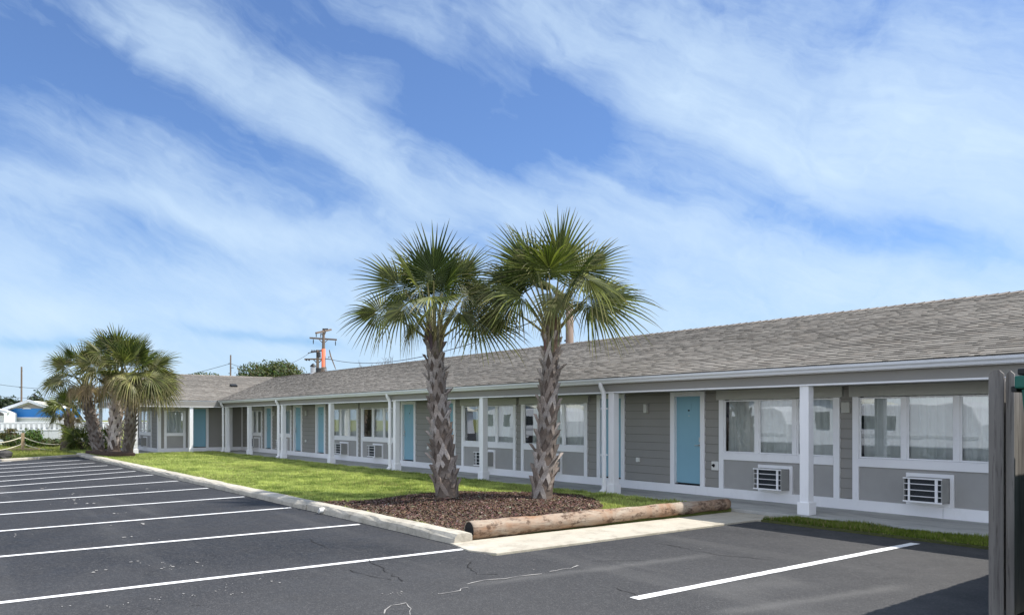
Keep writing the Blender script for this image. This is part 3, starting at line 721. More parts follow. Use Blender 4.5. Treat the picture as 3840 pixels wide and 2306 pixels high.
b = MB(); b.box(-7.115, -6.965, WALL_Y - 0.075, WALL_Y - 0.01, 1.80, 1.995); b.build('meter_box', M['header'], motel, bevel=0.008)

# soffit, beam, white beam trim
b = MB(); b.box(WX_WALL, XR, POST_Y + 0.08, WALL_Y + 0.1, SOF, SOF + 0.02); b.box(-47.2, WX_POST + 0.0, 7.981, WY + 0.05, SOF + 0.001, SOF + 0.021); b.box(WX_WALL - 0.05, WX_POST - 0.06, WY + 0.06, WALL_Y, SOF + 0.002, SOF + 0.022)
b.build('porch_ceiling', M['soffit'], motel)
BF = POST_Y - 0.10
b = MB(); b.box(WX_POST + 0.11, XR, BF, BF + 0.19, 2.275, 2.53); b.box(WX_POST - 0.08, WX_POST + 0.10, 7.80, BF + 0.18, 2.275, 2.53); b.box(-47.0, WX_POST - 0.081, 7.80, 7.98, 2.275, 2.53)
b.build('beam', M['beam'], motel)
b = MB(); b.box(WX_POST + 0.13, XR, BF - 0.018, BF + 0.21, 2.248, 2.274); b.box(WX_POST - 0.10, WX_POST + 0.118, 7.78, BF + 0.2, 2.248, 2.274); b.box(-47.0, WX_POST - 0.101, 7.78, 8.00, 2.248, 2.274)
b.build('beam_trim', M['white'], motel)
# gutter: K-profile run along the eave
prof = [(EAVE_Y + 0.11, 2.548), (EAVE_Y + 0.11, 2.452), (EAVE_Y + 0.035, 2.452), (EAVE_Y + 0.022, 2.490), (EAVE_Y - 0.006, 2.515), (EAVE_Y - 0.012, 2.556), (EAVE_Y + 0.012, 2.556), (EAVE_Y + 0.02, 2.53)]
b = MB(); b.extrude_x(prof, WX_EAVE + 0.10, XR)
pw = [(WX_EAVE - (q[0] - EAVE_Y), q[1]) for q in prof]
A = [b.vert((x_, 7.68, z_)) for x_, z_ in pw]; Bq = [b.vert((x_, EAVE_Y + 0.08, z_)) for x_, z_ in pw]
for i in range(len(pw)):
    j = (i + 1) % len(pw); b.f.append([A[i], A[j], Bq[j], Bq[i]])
b.f.append(A); b.f.append(Bq[::-1])
b.build('gutter', M['gutter'], motel)
b = MB(); b.box(WX_EAVE + 0.12, XR, EAVE_Y + 0.112, EAVE_Y + 0.135, 2.44, 2.575); b.box(WX_EAVE - 0.135, WX_EAVE - 0.112, 7.70, EAVE_Y + 0.1, 2.44, 2.575); b.build('fascia', M['white'], motel)

# porch posts and downspouts
PX = [onY(p, POST_Y - 0.08) for p in (3015, 2291, 1804, 1478, 1235, 1056, 929, 846)] + [-2.2, 2.5]
for i, xc in enumerate(PX):
    b = MB(); b.box(xc - 0.082, xc + 0.082, POST_Y - 0.082, POST_Y + 0.082, WALK_Z, 2.247); p = b.build('porch_post', M['white'], motel, bevel=0.008)
    b = MB(); b.box(xc - 0.112, xc + 0.112, POST_Y - 0.112, POST_Y + 0.112, WALK_Z - 0.002, 0.29); b.build('post_base', M['white'], p, bevel=0.008)
for yc in (10.33, 7.89):
    b = MB(); b.box(WX_POST - 0.082, WX_POST + 0.082, yc - 0.082, yc + 0.082, WALK_Z, 2.247); p = b.build('porch_post', M['white'], motel, bevel=0.008)
    b = MB(); b.box(WX_POST - 0.112, WX_POST + 0.112, yc - 0.112, yc + 0.112, WALK_Z - 0.002, 0.29); b.build('post_base', M['white'], p, bevel=0.008)
for xc in (-42.5, -46.6):
    b = MB(); b.box(xc - 0.082, xc + 0.082, 7.81, 7.97, WALK_Z, 2.247); b.build('porch_post', M['white'], motel, bevel=0.008)
def rect_path(mb, pts, w, h):
    for p, q in zip(pts[:-1], pts[1:]): mb.bar(p, q, w, h, up=(0, 1, 0.001))
for xc in (PX[1], PX[3], PX[5], PX[7]):
    x_ = xc - 0.135; yq = POST_Y - 0.06
    b = MB(); pts = [(x_, EAVE_Y + 0.055, 2.47), (x_, EAVE_Y + 0.055, 2.40), (x_, EAVE_Y + 0.09, 2.345), (x_, BF - 0.075, 2.27), (x_, BF - 0.06, 2.20), (x_, BF - 0.055, 0.22)]
    b.tube(pts, [0.045, 0.048, 0.05, 0.05, 0.05, 0.05], 10)
    b.tube([(x_, BF - 0.055, 0.24), (x_, BF - 0.062, 0.16), (x_, BF - 0.15, 0.10)], 0.054, 10)
    for zb in (0.9, 1.9): b.box(x_ - 0.055, x_ + 0.055, BF - 0.11, BF + 0.0, zb, zb + 0.03)
    b.build('downspout', M['white'], motel, smooth=False)

# shingle roof: every tab laid in courses
def shingles(mb, o, along, L, up, nrm, S, seed, keep=None, expo=0.126):
    r = random.Random(seed); nc = int(S / expo) + 1
    pal = [(0.212, 0.197, 0.174), (0.196, 0.181, 0.159), (0.222, 0.207, 0.184), (0.178, 0.163, 0.144), (0.207, 0.187, 0.162)]
    for c in range(nc):
        s0 = c * expo; s1 = min(s0 + expo + 0.03, S)
        if s0 >= S: break
        u = -r.uniform(0, 0.3); edge = 0
        while u < L:
            w = r.choice((0.08, 0.11, 0.15, 0.19, 0.24)) * r.uniform(0.9, 1.1); u1 = u + w
            a0 = max(u, 0); a1 = min(u1, L); u = u1
            if a1 - a0 < 0.01: continue
            thk = r.choice((0.010, 0.011, 0.016, 0.018)); dip = r.uniform(-0.002, 0.002)
            if keep is not None:
                m_ = o + along * ((a0 + a1) / 2) + up * s0
                if not keep(m_): continue
            k = r.random(); cc = pal[0 if k < .36 else 1 if k < .60 else 2 if k < .80 else 3 if k < .89 else 4]; f_ = 1.13 * r.uniform(.92, 1.07) * (0.92 + 0.16 * math.sin(a0 * 0.7 + c * 0.31) * math.sin(c * .5 + a0 * .21))
            mb.cc = tuple(v * f_ for v in cc)
            p0 = o + along * a0 + up * (s0 + dip) + nrm * thk; p1 = o + along * a1 + up * (s0 + dip) + nrm * thk
            q1 = o + along * a1 + up * s1; q0 = o + along * a0 + up * s1
            mb.face(p0, p1, q1, q0)
            mb.cc = tuple(v * 0.7 for v in mb.cc)
            mb.face(p0 - nrm * (thk + .004), p1 - nrm * (thk + .004), p1, p0)
            if thk > 0.015: mb.face(p0 - nrm * thk, p0, q0); mb.face(p1, p1 - nrm * thk, q1)
RZ = EAVE_Z + SL * HALF; SLen = HALF * math.hypot(1, SL)
up_m = Vector((0, 1, SL)).normalized(); n_m = Vector((0, -SL, 1)).normalized()
up_w = Vector((-1, 0, SL)).normalized(); n_w = Vector((SL, 0, 1)).normalized()
rf = MB()
shingles(rf, Vector((XR + 0.3, EAVE_Y - 0.02, EAVE_Z)), Vector((-1, 0, 0)), XR + 0.3 + 42.6, up_m, n_m, SLen, 5, keep=lambda p: p.z + 0.06 > EAVE_Z + SL * (WX_EAVE - p.x))
shingles(rf, Vector((WX_EAVE + 0.02, 7.63, EAVE_Z)), Vector((0, 1, 0)), 12.6, up_w, n_w, SLen, 6, keep=lambda p: p.z + 0.06 > EAVE_Z + SL * (p.y - EAVE_Y) or p.y > 16.05)
rf.cc = (0.24, 0.21, 0.185)
# decks under the shingles and the far slopes
e = -0.012
rf.face((XR + 0.3, EAVE_Y, EAVE_Z + e), (XR + 0.3, EAVE_Y + HALF, RZ + e), (-42.6, EAVE_Y + HALF, RZ + e), (-42.6, EAVE_Y, EAVE_Z + e))
rf.face((XR + 0.3, EAVE_Y + HALF, RZ + e), (XR + 0.3, EAVE_Y + 2 * HALF, EAVE_Z + e), (-42.6, EAVE_Y + 2 * HALF, EAVE_Z + e), (-42.6, EAVE_Y + HALF, RZ + e))
xr = WX_EAVE - HALF
rf.face((WX_EAVE, 7.63, EAVE_Z + e), (WX_EAVE, 26, EAVE_Z + e), (xr, 26, RZ + e), (xr, 7.63, RZ + e))
rf.face((xr, 7.63, RZ + e), (xr, 26, RZ + e), (xr - HALF, 26, EAVE_Z + e), (xr - HALF, 7.63, EAVE_Z + e))
# ridge caps
r = random.Random(4); x_ = XR + 0.2
while x_ > -42.5:
    f_ = r.uniform(0.8, 1.15); rf.cc = (0.26 * f_, 0.23 * f_, 0.2 * f_); t_ = 0.022 + r.uniform(0, .006)
    for sgn in (-1, 1):
        rf.face((x_, EAVE_Y + HALF, RZ + t_ + 0.014), (x_ - 0.2, EAVE_Y + HALF, RZ + t_), (x_ - 0.2, EAVE_Y + HALF + sgn * 0.14, RZ - 0.03), (x_, EAVE_Y + HALF + sgn * 0.14, RZ - 0.016))
    x_ -= 0.19
y_ = 7.63
while y_ < 20:
    f_ = r.uniform(0.8, 1.15); rf.cc = (0.26 * f_, 0.23 * f_, 0.2 * f_)
    for sgn in (-1, 1):
        rf.face((xr, y_, RZ + .036), (xr, y_ + 0.2, RZ + .022), (xr + sgn * 0.14, y_ + 0.2, RZ - 0.03), (xr + sgn * 0.14, y_, RZ - 0.016))
    y_ += 0.19
roof = rf.build('roof', M['shingle'], motel, col=True)
# gable end of the wing, facing the lot
b = MB(); b.face((WX_EAVE - 0.2, 7.85, 2.53), (xr, 7.85, RZ - 0.07), (xr - HALF + 0.2, 7.85, 2.53)); b.build('gable', M['vinylgrey'], motel)
b = MB()
b.bar((WX_EAVE - 0.02, 7.66, EAVE_Z - 0.09), (xr, 7.66, RZ - 0.09), 0.03, 0.15); b.bar((xr, 7.66, RZ - 0.09), (xr - HALF, 7.66, EAVE_Z - 0.09), 0.03, 0.15); b.build('rake_board', M['white'], motel)
# roof fittings
vp = Vector((onY(1174, 16.0), 16.0, RZ))
b = MB(); b.tube([vp + UP * -0.12, vp + UP * 0.02], [0.19, 0.135], 14); b.tube([vp + UP * 0.02, vp + UP * 0.30], 0.128, 14)
for k in range(4): b.tube([vp + UP * (0.05 + k * 0.08), vp + UP * (0.06 + k * 0.08)], 0.134, 14)
v = b.build('roof_vent', M['galv'], roof)
b = MB(); b.tube([vp + UP * 0.33, vp + UP * 0.36, vp + UP * 0.43, vp + UP * 0.50], [0.16, 0.15, 0.10, 0.02], 14); b.tube([vp + UP * 0.29, vp + UP * 0.34], 0.07, 8)
b.build('roof_vent', M['black'], roof)
q = onX(876, -40.6); c = Vector((-40.6, q * 1.0, EAVE_Z + SL * 2.5 + 0.06))
b = MB(); b.obox(c, Vector((0, 0.17, 0)), up_w * 0.14, n_w * 0.05); b.build('roof_vent', M['black'], roof, bevel=0.02)
vq = Vector((onY(1222, 16.1), 16.1, RZ))
b = MB(); b.tube([vq + UP * -0.1, vq + UP * 0.1], 0.05, 10); b.tube([vq + UP * 0.1, vq + UP * 0.14], 0.08, 10); b.build('roof_vent', M['galv'], roof)

# ================================================================== LOG, DRAIN PIPE
lg = thing('log', 'thick weathered log lying as a border beside the mulch bed', 'log', (-8.7, 6.1, 0.1))
b = MB(); A = Vector((-8.715, 6.06, 0.140)); Bq = Vector((-8.40, 11.50, 0.165)); nr = 60; ns = 28; rows = []
d = (Bq - A).normalized(); s = Vector((d.y, -d.x, 0)); rr = random.Random(3)
for i in range(nr + 1):
    u = i / nr; rad = 0.132 + (0.098 - 0.132) * u + 0.005 * math.sin(u * 19) + 0.004 * math.sin(u * 47 + 1); c = A.lerp(Bq, u) + s * 0.015 * math.sin(u * 6)
    rows.append([b.vert(c + (s * math.cos(2 * math.pi * k / ns) + UP * math.sin(2 * math.pi * k / ns)) * rad * (1 + 0.035 * math.sin(3 * 2 * math.pi * k / ns + u * 5) + rr.uniform(-.014, .014))) for k in range(ns)])
for i in range(nr):
    for k in range(ns): b.f.append([rows[i][k], rows[i][(k + 1) % ns], rows[i + 1][(k + 1) % ns], rows[i + 1][k]][::-1])
inner = [b.vert(A + d * 0.10 + (s * math.cos(2 * math.pi * k / ns) + UP * math.sin(2 * math.pi * k / ns)) * 0.09) for k in range(ns)]
rim = [b.vert(A - d * 0.005 + (s * math.cos(2 * math.pi * k / ns) + UP * math.sin(2 * math.pi * k / ns)) * 0.124) for k in range(ns)]
for k in range(ns):
    j = (k + 1) % ns; b.f.append([rows[0][k], rim[k], rim[j], rows[0][j]][::-1]); b.f.append([rim[k], inner[k], inner[j], rim[j]][::-1])
b.f.append(inner)
b.f.append([rows[-1][k] for k in range(ns)][::-1])
b.build('bark', M['log'], lg, smooth=True)
b = MB(); b.tube([A + d * 0.004, A + d * 0.012], 0.121, 24); b.build('rotten_core', M['dark'], lg)
dp = gnd(1268, 1921); b = MB(); b.tube([(dp.x, KY0 - 0.075, 0.062), (dp.x, KY0 + 0.05, 0.062)], 0.05, 16, cap=False); b.tube([(dp.x, KY0 - 0.074, 0.062), (dp.x, KY0 + 0.05, 0.062)], 0.042, 16, cap=False); b.tube([(dp.x, KY0 - 0.07, 0.062), (dp.x, KY0 - 0.066, 0.062)], 0.043, 16)
tag(b.build('drain_pipe', M['plastic'], smooth=True), 'short white drain pipe sticking out of the kerb face', 'pipe')

# ================================================================== PALMS
def trunk_mesh(base, top, r0, r1, nboot_rows, per_row, seed, pale=1.0, bootscale=1.0, flare=1.15):
    r = random.Random(seed); mb = MB(); H = (top - base).length; N = 22; ns = 18
    bend = Vector((r.uniform(-.04, .04), r.uniform(-.04, .04), 0))
    def axis(u): return base.lerp(top, u) + bend * math.sin(math.pi * u)
    def rad(u): return (r0 + (r1 - r0) * u) * (1 + (flare - 1) * max(0, 1 - u * 7)) * (1 - 0.10 * math.exp(-((u - 0.05) / 0.05) ** 2))
    mb.cc = tuple(v * min(pale, .9) for v in (0.14, 0.11, 0.09)); rows = []
    for i in range(N + 1):
        u = i / N; c = axis(u)
        rows.append([mb.vert(c + Vector((math.cos(2 * math.pi * k / ns), math.sin(2 * math.pi * k / ns), 0)) * rad(u) * (0.86 + r.uniform(-.03, .03))) for k in range(ns)])
    for i in range(N):
        for k in range(ns): mb.f.append([rows[i][k], rows[i][(k + 1) % ns], rows[i + 1][(k + 1) % ns], rows[i + 1][k]])
    mb.f.append(rows[-1])
    rowh = H / nboot_rows
    for i in range(nboot_rows):
        for j in range(per_row):
            u0 = (i + 0.1 + r.uniform(-.18, .18) + (0.06 * j)) / nboot_rows
            if u0 < 0.02 or u0 > 0.985: continue
            th = 2 * math.pi * (j + 0.5 * (i % 2)) / per_row + r.uniform(-.12, .12) + i * 0.05
            hh = rowh * r.uniform(1.25, 1.7) * bootscale; wa = math.pi / per_row * r.uniform(0.95, 1.25)
            tipo = r.uniform(0.045, 0.11) * bootscale * (1.0 if r.random() < .7 else 1.6); tw = r.uniform(-.25, .25)
            f_ = r.uniform(0.72, 1.25) * pale; base_c = r.choice(((0.33, 0.285, 0.25), (0.27, 0.228, 0.195), (0.39, 0.35, 0.315), (0.23, 0.19, 0.16)))
            cc = tuple(v * f_ for v in base_c)
            def P(da, dh, ro):
                u = min(1.0, max(0, u0 + dh / H)); c = axis(u) + UP * max(0, (u0 + dh / H - 1) * H); a = th + da
                return c + Vector((math.cos(a), math.sin(a), 0)) * (rad(u) * 0.88 + ro)
            def strap(pts, wid):
                prev = None
                for q, (da, dh, ro) in enumerate(pts):
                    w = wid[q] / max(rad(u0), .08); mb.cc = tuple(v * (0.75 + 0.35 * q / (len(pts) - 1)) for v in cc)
                    cur = [mb.vert(P(da - w, dh, ro)), mb.vert(P(da + w, dh, ro)), mb.vert(P(da + w * .9, dh - .01, ro - 0.03 - .01 * q)), mb.vert(P(da - w * .9, dh - .01, ro - 0.03 - .01 * q))]
                    if prev:
                        for a_, b_ in ((0, 1), (1, 2), (2, 3), (3, 0)): mb.f.append([prev[a_], prev[b_], cur[b_], cur[a_]])
                    prev = cur
                mb.f.append(prev)
            sc = rad(u0) / 0.24
            strap([(-wa, 0, 0.008), (-wa * .62, hh * .35, 0.022), (-wa * .2, hh * .68, 0.034), (wa * .10 + tw * .3, hh * .95, 0.03 + tipo * .6), (wa * .18 + tw * .5, hh * 1.16, 0.03 + tipo)], [v * sc for v in (0.044, 0.058, 0.054, 0.034, 0.012 + r.uniform(0, .014))])
            strap([(wa, 0.01, 0.006), (wa * .60, hh * .36, 0.018), (wa * .16, hh * .72, 0.028), (-wa * .02, hh * .86, 0.03)], [v * sc for v in (0.040, 0.052, 0.048, 0.024)])
    return mb, axis, rad

def fan(mb, hub, fwd, upv, R, nseg, span, droop, cup, tipdroop, cg, seed, dry=0.0, fuse=0.38):
    """one costapalmate fan: pleated segments joined near the hub, free and drooping at the tips"""
    r = random.Random(seed); X = fwd.normalized(); Z = (upv - X * upv.dot(X)).normalized(); Y = Z.cross(X)
    da = 2 * span / nseg; ks = (0.04, 0.22, fuse, 0.64, 0.84, 1.0)
    for i in range(nseg):
        s_ = -1 + 2 * (i + .5) / nseg; a = s_ * span + r.uniform(-.012, .012)
        L = R * (1 - 0.22 * abs(s_) ** 1.6) * r.uniform(0.88, 1.04); co = R * 0.20 * (1 - abs(s_))
        if r.random() < 0.04: L *= r.uniform(.5, .8)
        td = tipdroop * r.uniform(0.4, 1.6); sw = r.uniform(-.05, .05); tw_ = r.uniform(-.05, .05); prev = None
        sh = r.uniform(0.75, 1.2); pale = r.random() < 0.22
        for q, k in enumerate(ks):
            ak = a + sw * max(0, k - .5); rr_ = L * k
            px = co + math.cos(ak) * rr_; py = math.sin(ak) * rr_
            pz = -droop * (px / R) ** 2 * R * 0.5 + cup * abs(math.sin(a)) * rr_ * (1 - 0.35 * k)
            c = hub + X * px + Y * py + Z * pz + Vector((0, 0, -1)) * td * L * max(0, k - 0.45) ** 2 * 2.2 + Y * tw_ * max(0, k - .5) * L
            w = (rr_ + co * 0.45) * math.tan(da / 2) * 1.06 if k <= fuse else (L * fuse + co * 0.45) * math.tan(da / 2) * ((1 - k) / (1 - fuse)) ** 0.8 * 0.84 + 0.001
            T = Vector((0, 0, 0)) + X * -math.sin(ak) + Y * math.cos(ak)
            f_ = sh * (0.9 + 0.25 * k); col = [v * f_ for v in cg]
            if pale: col = [col[0] * 2.0 + .04, col[1] * 1.8 + .04, col[2] * 1.6 + .015]
            t_ = max(0, (k - 0.66) / 0.34) * r.uniform(.1, .95) + dry * r.uniform(0.2, 1.3); t_ = min(1, t_)
            dc = (0.30, 0.235, 0.13) if dry < .5 else (0.33, 0.25, 0.155)
            col = [v * (1 - t_) + e_ * t_ for v, e_ in zip(col, dc)]
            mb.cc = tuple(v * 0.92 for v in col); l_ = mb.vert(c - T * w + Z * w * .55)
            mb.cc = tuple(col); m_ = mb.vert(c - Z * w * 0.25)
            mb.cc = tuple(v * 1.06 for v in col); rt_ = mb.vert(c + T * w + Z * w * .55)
            cur = (l_, m_, rt_)
            if prev: mb.f.append([prev[0], prev[1], cur[1], cur[0]]); mb.f.append([prev[1], prev[2], cur[2], cur[1]])
            prev = cur

def leaf(mb, heart, az, el, Lp, R, nseg, seed, cg, dry=0.0, bend=14, hang=None, roll=None, span=None, stiff=1.0, cup=None):
    """petiole arching out of the heart and its fan; az/el in degrees, az about world z"""
    r = random.Random(seed)
    h = Vector((math.cos(R_(az)), math.sin(R_(az)), 0))
    def D(e): return h * math.cos(R_(e)) + UP * math.sin(R_(e))
    e0 = min(88, el + bend); p = heart + h * 0.07; pts = [p.copy()]; n_ = 7
    for i in range(n_): p = p + D(e0 + (el - e0) * (i / (n_ - 1)) ** 1.2) * (Lp / n_); pts.append(p.copy())
    mb.cc = tuple(a * .55 + b_ * .45 for a, b_ in zip((0.20, 0.22, 0.07), (0.34, 0.27, 0.16))) if dry < .4 else (0.30, 0.23, 0.14)
    mb.tube(pts, [0.036 - 0.024 * i / n_ for i in range(n_ + 1)], 5, cap=False)
    e1 = el - 10 if hang is None else hang
    side = h.cross(UP); fw = D(e1); un = side.cross(fw).normalized()
    if un.z < 0: un = -un
    ro = r.choice((-1, 1)) * r.uniform(15, 65) if roll is None else roll
    un = Matrix.Rotation(R_(ro), 3, fw) @ un
    soft = max(0.0, 1.0 - max(0, e1) / 70.0)
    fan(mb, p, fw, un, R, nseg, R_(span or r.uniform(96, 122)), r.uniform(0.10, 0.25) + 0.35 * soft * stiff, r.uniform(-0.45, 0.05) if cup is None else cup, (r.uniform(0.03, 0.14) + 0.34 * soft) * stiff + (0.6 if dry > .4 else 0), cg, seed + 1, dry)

GREENS = [(0.055, 0.077, 0.015), (0.068, 0.088, 0.020), (0.088, 0.106, 0.028), (0.040, 0.060, 0.013)]
CAZ = math.degrees(math.atan2(RT.y, RT.x))       # azimuth of 'right' as seen across the lot
def palm(name, label, base, top, r0, r1, rows, per, seed, leaves, nleaf, Lp, R, nseg, group, elmin=-5, sc=1.0, pale=1.0, bootscale=1.0, dryskirt=0, thick=1.0):
    t = thing(name, label, 'palm tree', base, group)
    leaves = [(a * sc, b_ * sc, c * sc, d * sc, rest[0], rest[1], rest[2], min(1, rest[3] + (.16 if sc < 1 and rest[1] < 30 else 0)), rest[4]) for a, b_, c, d, *rest in leaves]; Lp *= sc; R *= sc
    mb, axis, rad = trunk_mesh(base - UP * 0.05, top, r0, r1, rows, per, seed, pale, bootscale)
    r = random.Random(seed + 50)
    # bare leaf stems packed in the neck of the crown
    for i in range(16):
        a = i * 2.4; h = Vector((math.cos(a), math.sin(a), 0)); mb.cc = tuple(v * r.uniform(.7, 1.2) * pale for v in (0.20, 0.165, 0.125))
        L = r.uniform(.3, .65)
        mb.tube([top - UP * .12 + h * r1 * .7, top + UP * L * .5 + h * (r1 * .75 + .03), top + UP * L + h * (r1 * .6 + .10)], [0.05, 0.04, 0.022], 5)
    mb.build('trunk', M['trunk'], t, col=True)
    mb = MB(); heart = top + UP * 0.12
    for i in range(nleaf):
        u = i / max(1, nleaf - 1); el = 84 - (84 - elmin) * u + r.uniform(-6, 6); az = i * 137.5 + seed * 31 + r.uniform(-14, 14)
        leaf(mb, heart + UP * (0.15 * (1 - u)), az, el, Lp * r.uniform(.85, 1.12), R * r.uniform(.88, 1.08), nseg, seed * 100 + i * 3, r.choice(GREENS), dry=0.0 if u < (.8 if sc == 1.0 else .35) else r.uniform(0, .15 if sc == 1.0 else .5), bend=r.uniform(4, 14), hang=el - r.uniform(0, 14) - 16 * u)
    for k, (dx_, dy_, dep, R2, aim, hang, roll, dry, sp) in enumerate(leaves):   # hub offset right / up / away, blade size, bearing of the blade, its pitch
        hv = RT * dx_ + UP * dy_ + FW * dep; hl = math.hypot(hv.x, hv.y); az = math.degrees(math.atan2(hv.y, hv.x)); el = math.degrees(math.atan2(dy_, max(hl, 1e-3)))
        if hl < .08: az = CAZ + aim
        rr2 = random.Random(k + seed); hub = heart + hv; p1 = heart + UP * (dy_ * .55) + (hv - UP * dy_) * .38
        mb.cc = (0.26, 0.24, 0.11); pts = [(heart * (1 - q) ** 2 + p1 * (2 * q * (1 - q)) + hub * q ** 2) for q in [j / 7 for j in range(8)]]
        mb.tube(pts, [0.036 - 0.0034 * j for j in range(8)], 5, cap=False)
        h = Vector((math.cos(R_(CAZ + aim)), math.sin(R_(CAZ + aim)), 0)); fw = h * math.cos(R_(hang)) + UP * math.sin(R_(hang)); un = h.cross(UP).cross(fw).normalized()
        if un.z < 0: un = -un
        un = Matrix.Rotation(R_(roll), 3, fw) @ un; soft = max(0.0, 1.0 - max(0, hang) / 60.0)
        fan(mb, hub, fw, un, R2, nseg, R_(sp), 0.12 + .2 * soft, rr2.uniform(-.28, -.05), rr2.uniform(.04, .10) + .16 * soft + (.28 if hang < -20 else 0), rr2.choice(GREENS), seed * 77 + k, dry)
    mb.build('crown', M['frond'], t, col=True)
    if dryskirt:
        mb = MB()
        for i in range(dryskirt):
            az = i * 360 / dryskirt + r.uniform(-25, 25)
            leaf(mb, heart - UP * 0.12, az, r.uniform(0, 35), Lp * r.uniform(.35, .6), R * r.uniform(.5, .75), max(14, nseg - 8), seed * 100 + 500 + i, (0.25, 0.19, 0.11), dry=r.uniform(.55, 1.0), bend=40, hang=r.uniform(-80, -55))
        mb.build('dead_fronds', M['frond'], t, col=True)
    return t

pl0 = gnd(1678, 1868, 0.12); pl1 = at(1630, 1318, 15.9)
palm('palm_tree', 'left near palm in the mulch bed, trunk with a dark charred foot', Vector(pl0), pl1, 0.255, 0.158, 13, 6, 3,
     [(-.62, 1.15, -.25, 1.02, 180, 42, -62, 0, 112), (.0, 1.32, -.2, 1.12, 270, 84, 0, 0, 104), (.45, 1.35, .1, .92, 0, 52, 60, 0, 100), (.62, 1.05, -.1, .85, 0, 8, 65, .08, 110),
      (-1.08, .72, .1, .92, 180, -4, -68, .12, 105), (-.52, .74, -.55, .85, 225, -35, -30, .12, 120), (-.35, .50, -.3, .62, 200, -62, -20, .15, 100),
      (.78, .58, -.1, 1.22, 0, -16, 48, .10, 112), (.5, .7, -.5, .85, 320, -38, 20, .15, 115), (.02, .95, -.55, .85, 262, -12, 0, .04, 125), (-.35, 1.3, .45, 1.0, 150, 55, -40, 0, 105), (.3, 1.35, .5, 1.0, 60, 62, 30, 0, 105)],
     8, 1.12, 1.0, 33, 'palms in the mulch bed', elmin=42)
pr0 = gnd(2032, 1874, 0.12); pr1 = at(2068, 1300, 15.4)
palm('palm_tree', 'right near palm in the mulch bed, taller, with a paler sunlit right side', Vector(pr0), pr1, 0.232, 0.148, 13, 6, 8,
     [(-.08, 1.22, -.6, 1.02, 268, 38, 0, 0, 125), (.16, 1.38, -.1, 1.12, 275, 85, 0, 0, 104), (-.42, 1.35, -.1, 1.08, 180, 56, -60, 0, 106), (-.62, 1.15, .1, 1.0, 180, 20, -62, .04, 108), (.58, 1.32, -.1, 1.05, 0, 40, 60, 0, 108),
      (.58, 1.20, -.5, .95, 330, -28, 25, .08, 118), (.72, .80, 0, 1.38, 0, 7, 58, .03, 100), (.66, .74, -.4, .92, 335, -42, 30, .14, 112), (-.62, .85, 0, 1.2, 180, 8, -55, .16, 106), (-.85, .68, .3, 1.0, 172, -18, -45, .16, 108), (.05, .85, -.6, .75, 275, -45, 0, .2, 115),
      (-.35, 1.3, .5, 1.02, 140, 55, -35, 0, 104), (.35, 1.35, .5, 1.02, 45, 58, 35, 0, 104), (.9, 1.05, .2, .95, 10, 10, 50, .05, 106)],
     9, 1.18, 1.02, 34, 'palms in the mulch bed', elmin=44)

def gz(px, py): return gnd(px, py, 0.05)
farg = 'palms at the far end of the lot'
c0 = at(372, 1691, 34.2); palm('palm_tree', 'leaning dark palm at the left edge of the far clump of three', Vector(c0), at(322, 1480, 34.4), 0.295, 0.20, 13, 7, 21,
     [(-1.5, .55, 0, 1.15, 180, -8, -60, .1, 105), (-1.0, 1.3, 0, 1.2, 180, 35, -60, 0, 110), (-.4, 1.5, -.4, 1.2, 250, 60, 0, 0, 110), (-.7, .7, -.6, 1.1, 215, -20, -30, .15, 115)], 13, 1.25, 1.2, 26, farg, elmin=12, pale=0.85, dryskirt=6, sc=.87)
c1 = at(428, 1692, 33.8); palm('palm_tree', 'middle palm of the far clump with leaf stubs on its trunk coloured pale as if sunlit', Vector(c1), at(446, 1452, 33.7), 0.29, 0.215, 11, 6, 22,
     [(0, 1.75, -.2, 1.25, 270, 82, 0, 0, 105), (.6, 1.6, 0, 1.2, 0, 55, 60, 0, 105), (-.6, 1.7, 0, 1.2, 180, 60, -60, 0, 105), (.2, 1.1, -.8, 1.1, 280, 0, 0, .1, 120), (-.5, 1.1, -.7, 1.1, 235, -5, 0, .1, 120)], 15, 1.5, 1.25, 26, farg, elmin=12, pale=2.1, bootscale=1.5, dryskirt=8, sc=.87)  # high pale factor puts sunlight on the stubs into their colour
c2 = at(478, 1694, 33.3); palm('palm_tree', 'dark trunked palm of the far clump standing against the white porch post', Vector(c2), at(494, 1478, 33.0), 0.25, 0.185, 12, 7, 23,
     [(1.1, 1.25, 0, 1.3, 0, 28, 58, 0, 108), (.8, .25, -.5, 1.2, 350, -38, 45, .05, 115), (.3, 1.7, 0, 1.2, 0, 70, 50, 0, 105), (.3, .3, -.8, .85, 300, -55, 20, .5, 115), (1.2, .75, .2, 1.2, 0, -5, 55, .1, 105), (1.0, .62, -.6, 1.15, 330, -25, 40, .1, 115), (.6, .9, -.7, 1.15, 300, -15, 10, .05, 118), (.75, 1.35, -.4, 1.2, 345, 35, 45, 0, 110), (.35, .55, -.7, 1.1, 285, -40, 0, .3, 118), (1.35, .35, -.2, 1.2, 5, -42, 55, .08, 110), (.0, .9, -.7, 1.1, 255, -20, 0, .3, 118), (.9, .4, -.8, 1.0, 340, -42, 25, .3, 118), (1.35, .25, -.5, 1.1, 0, -48, 45, .1, 112), (.55, .15, -.9, 1.0, 310, -60, 10, .45, 118), (1.2, .7, -.7, 1.15, 350, -22, 40, .05, 116), (.3, .45, -.9, 1.1, 290, -55, 0, .5, 118), (1.6, .5, -.2, 1.05, 5, -30, 50, .1, 110), (.15, .7, -.9, 1.1, 275, -35, 0, .2, 120)], 15, 1.3, 1.2, 26, farg, elmin=15, pale=0.85, dryskirt=6, sc=.87)
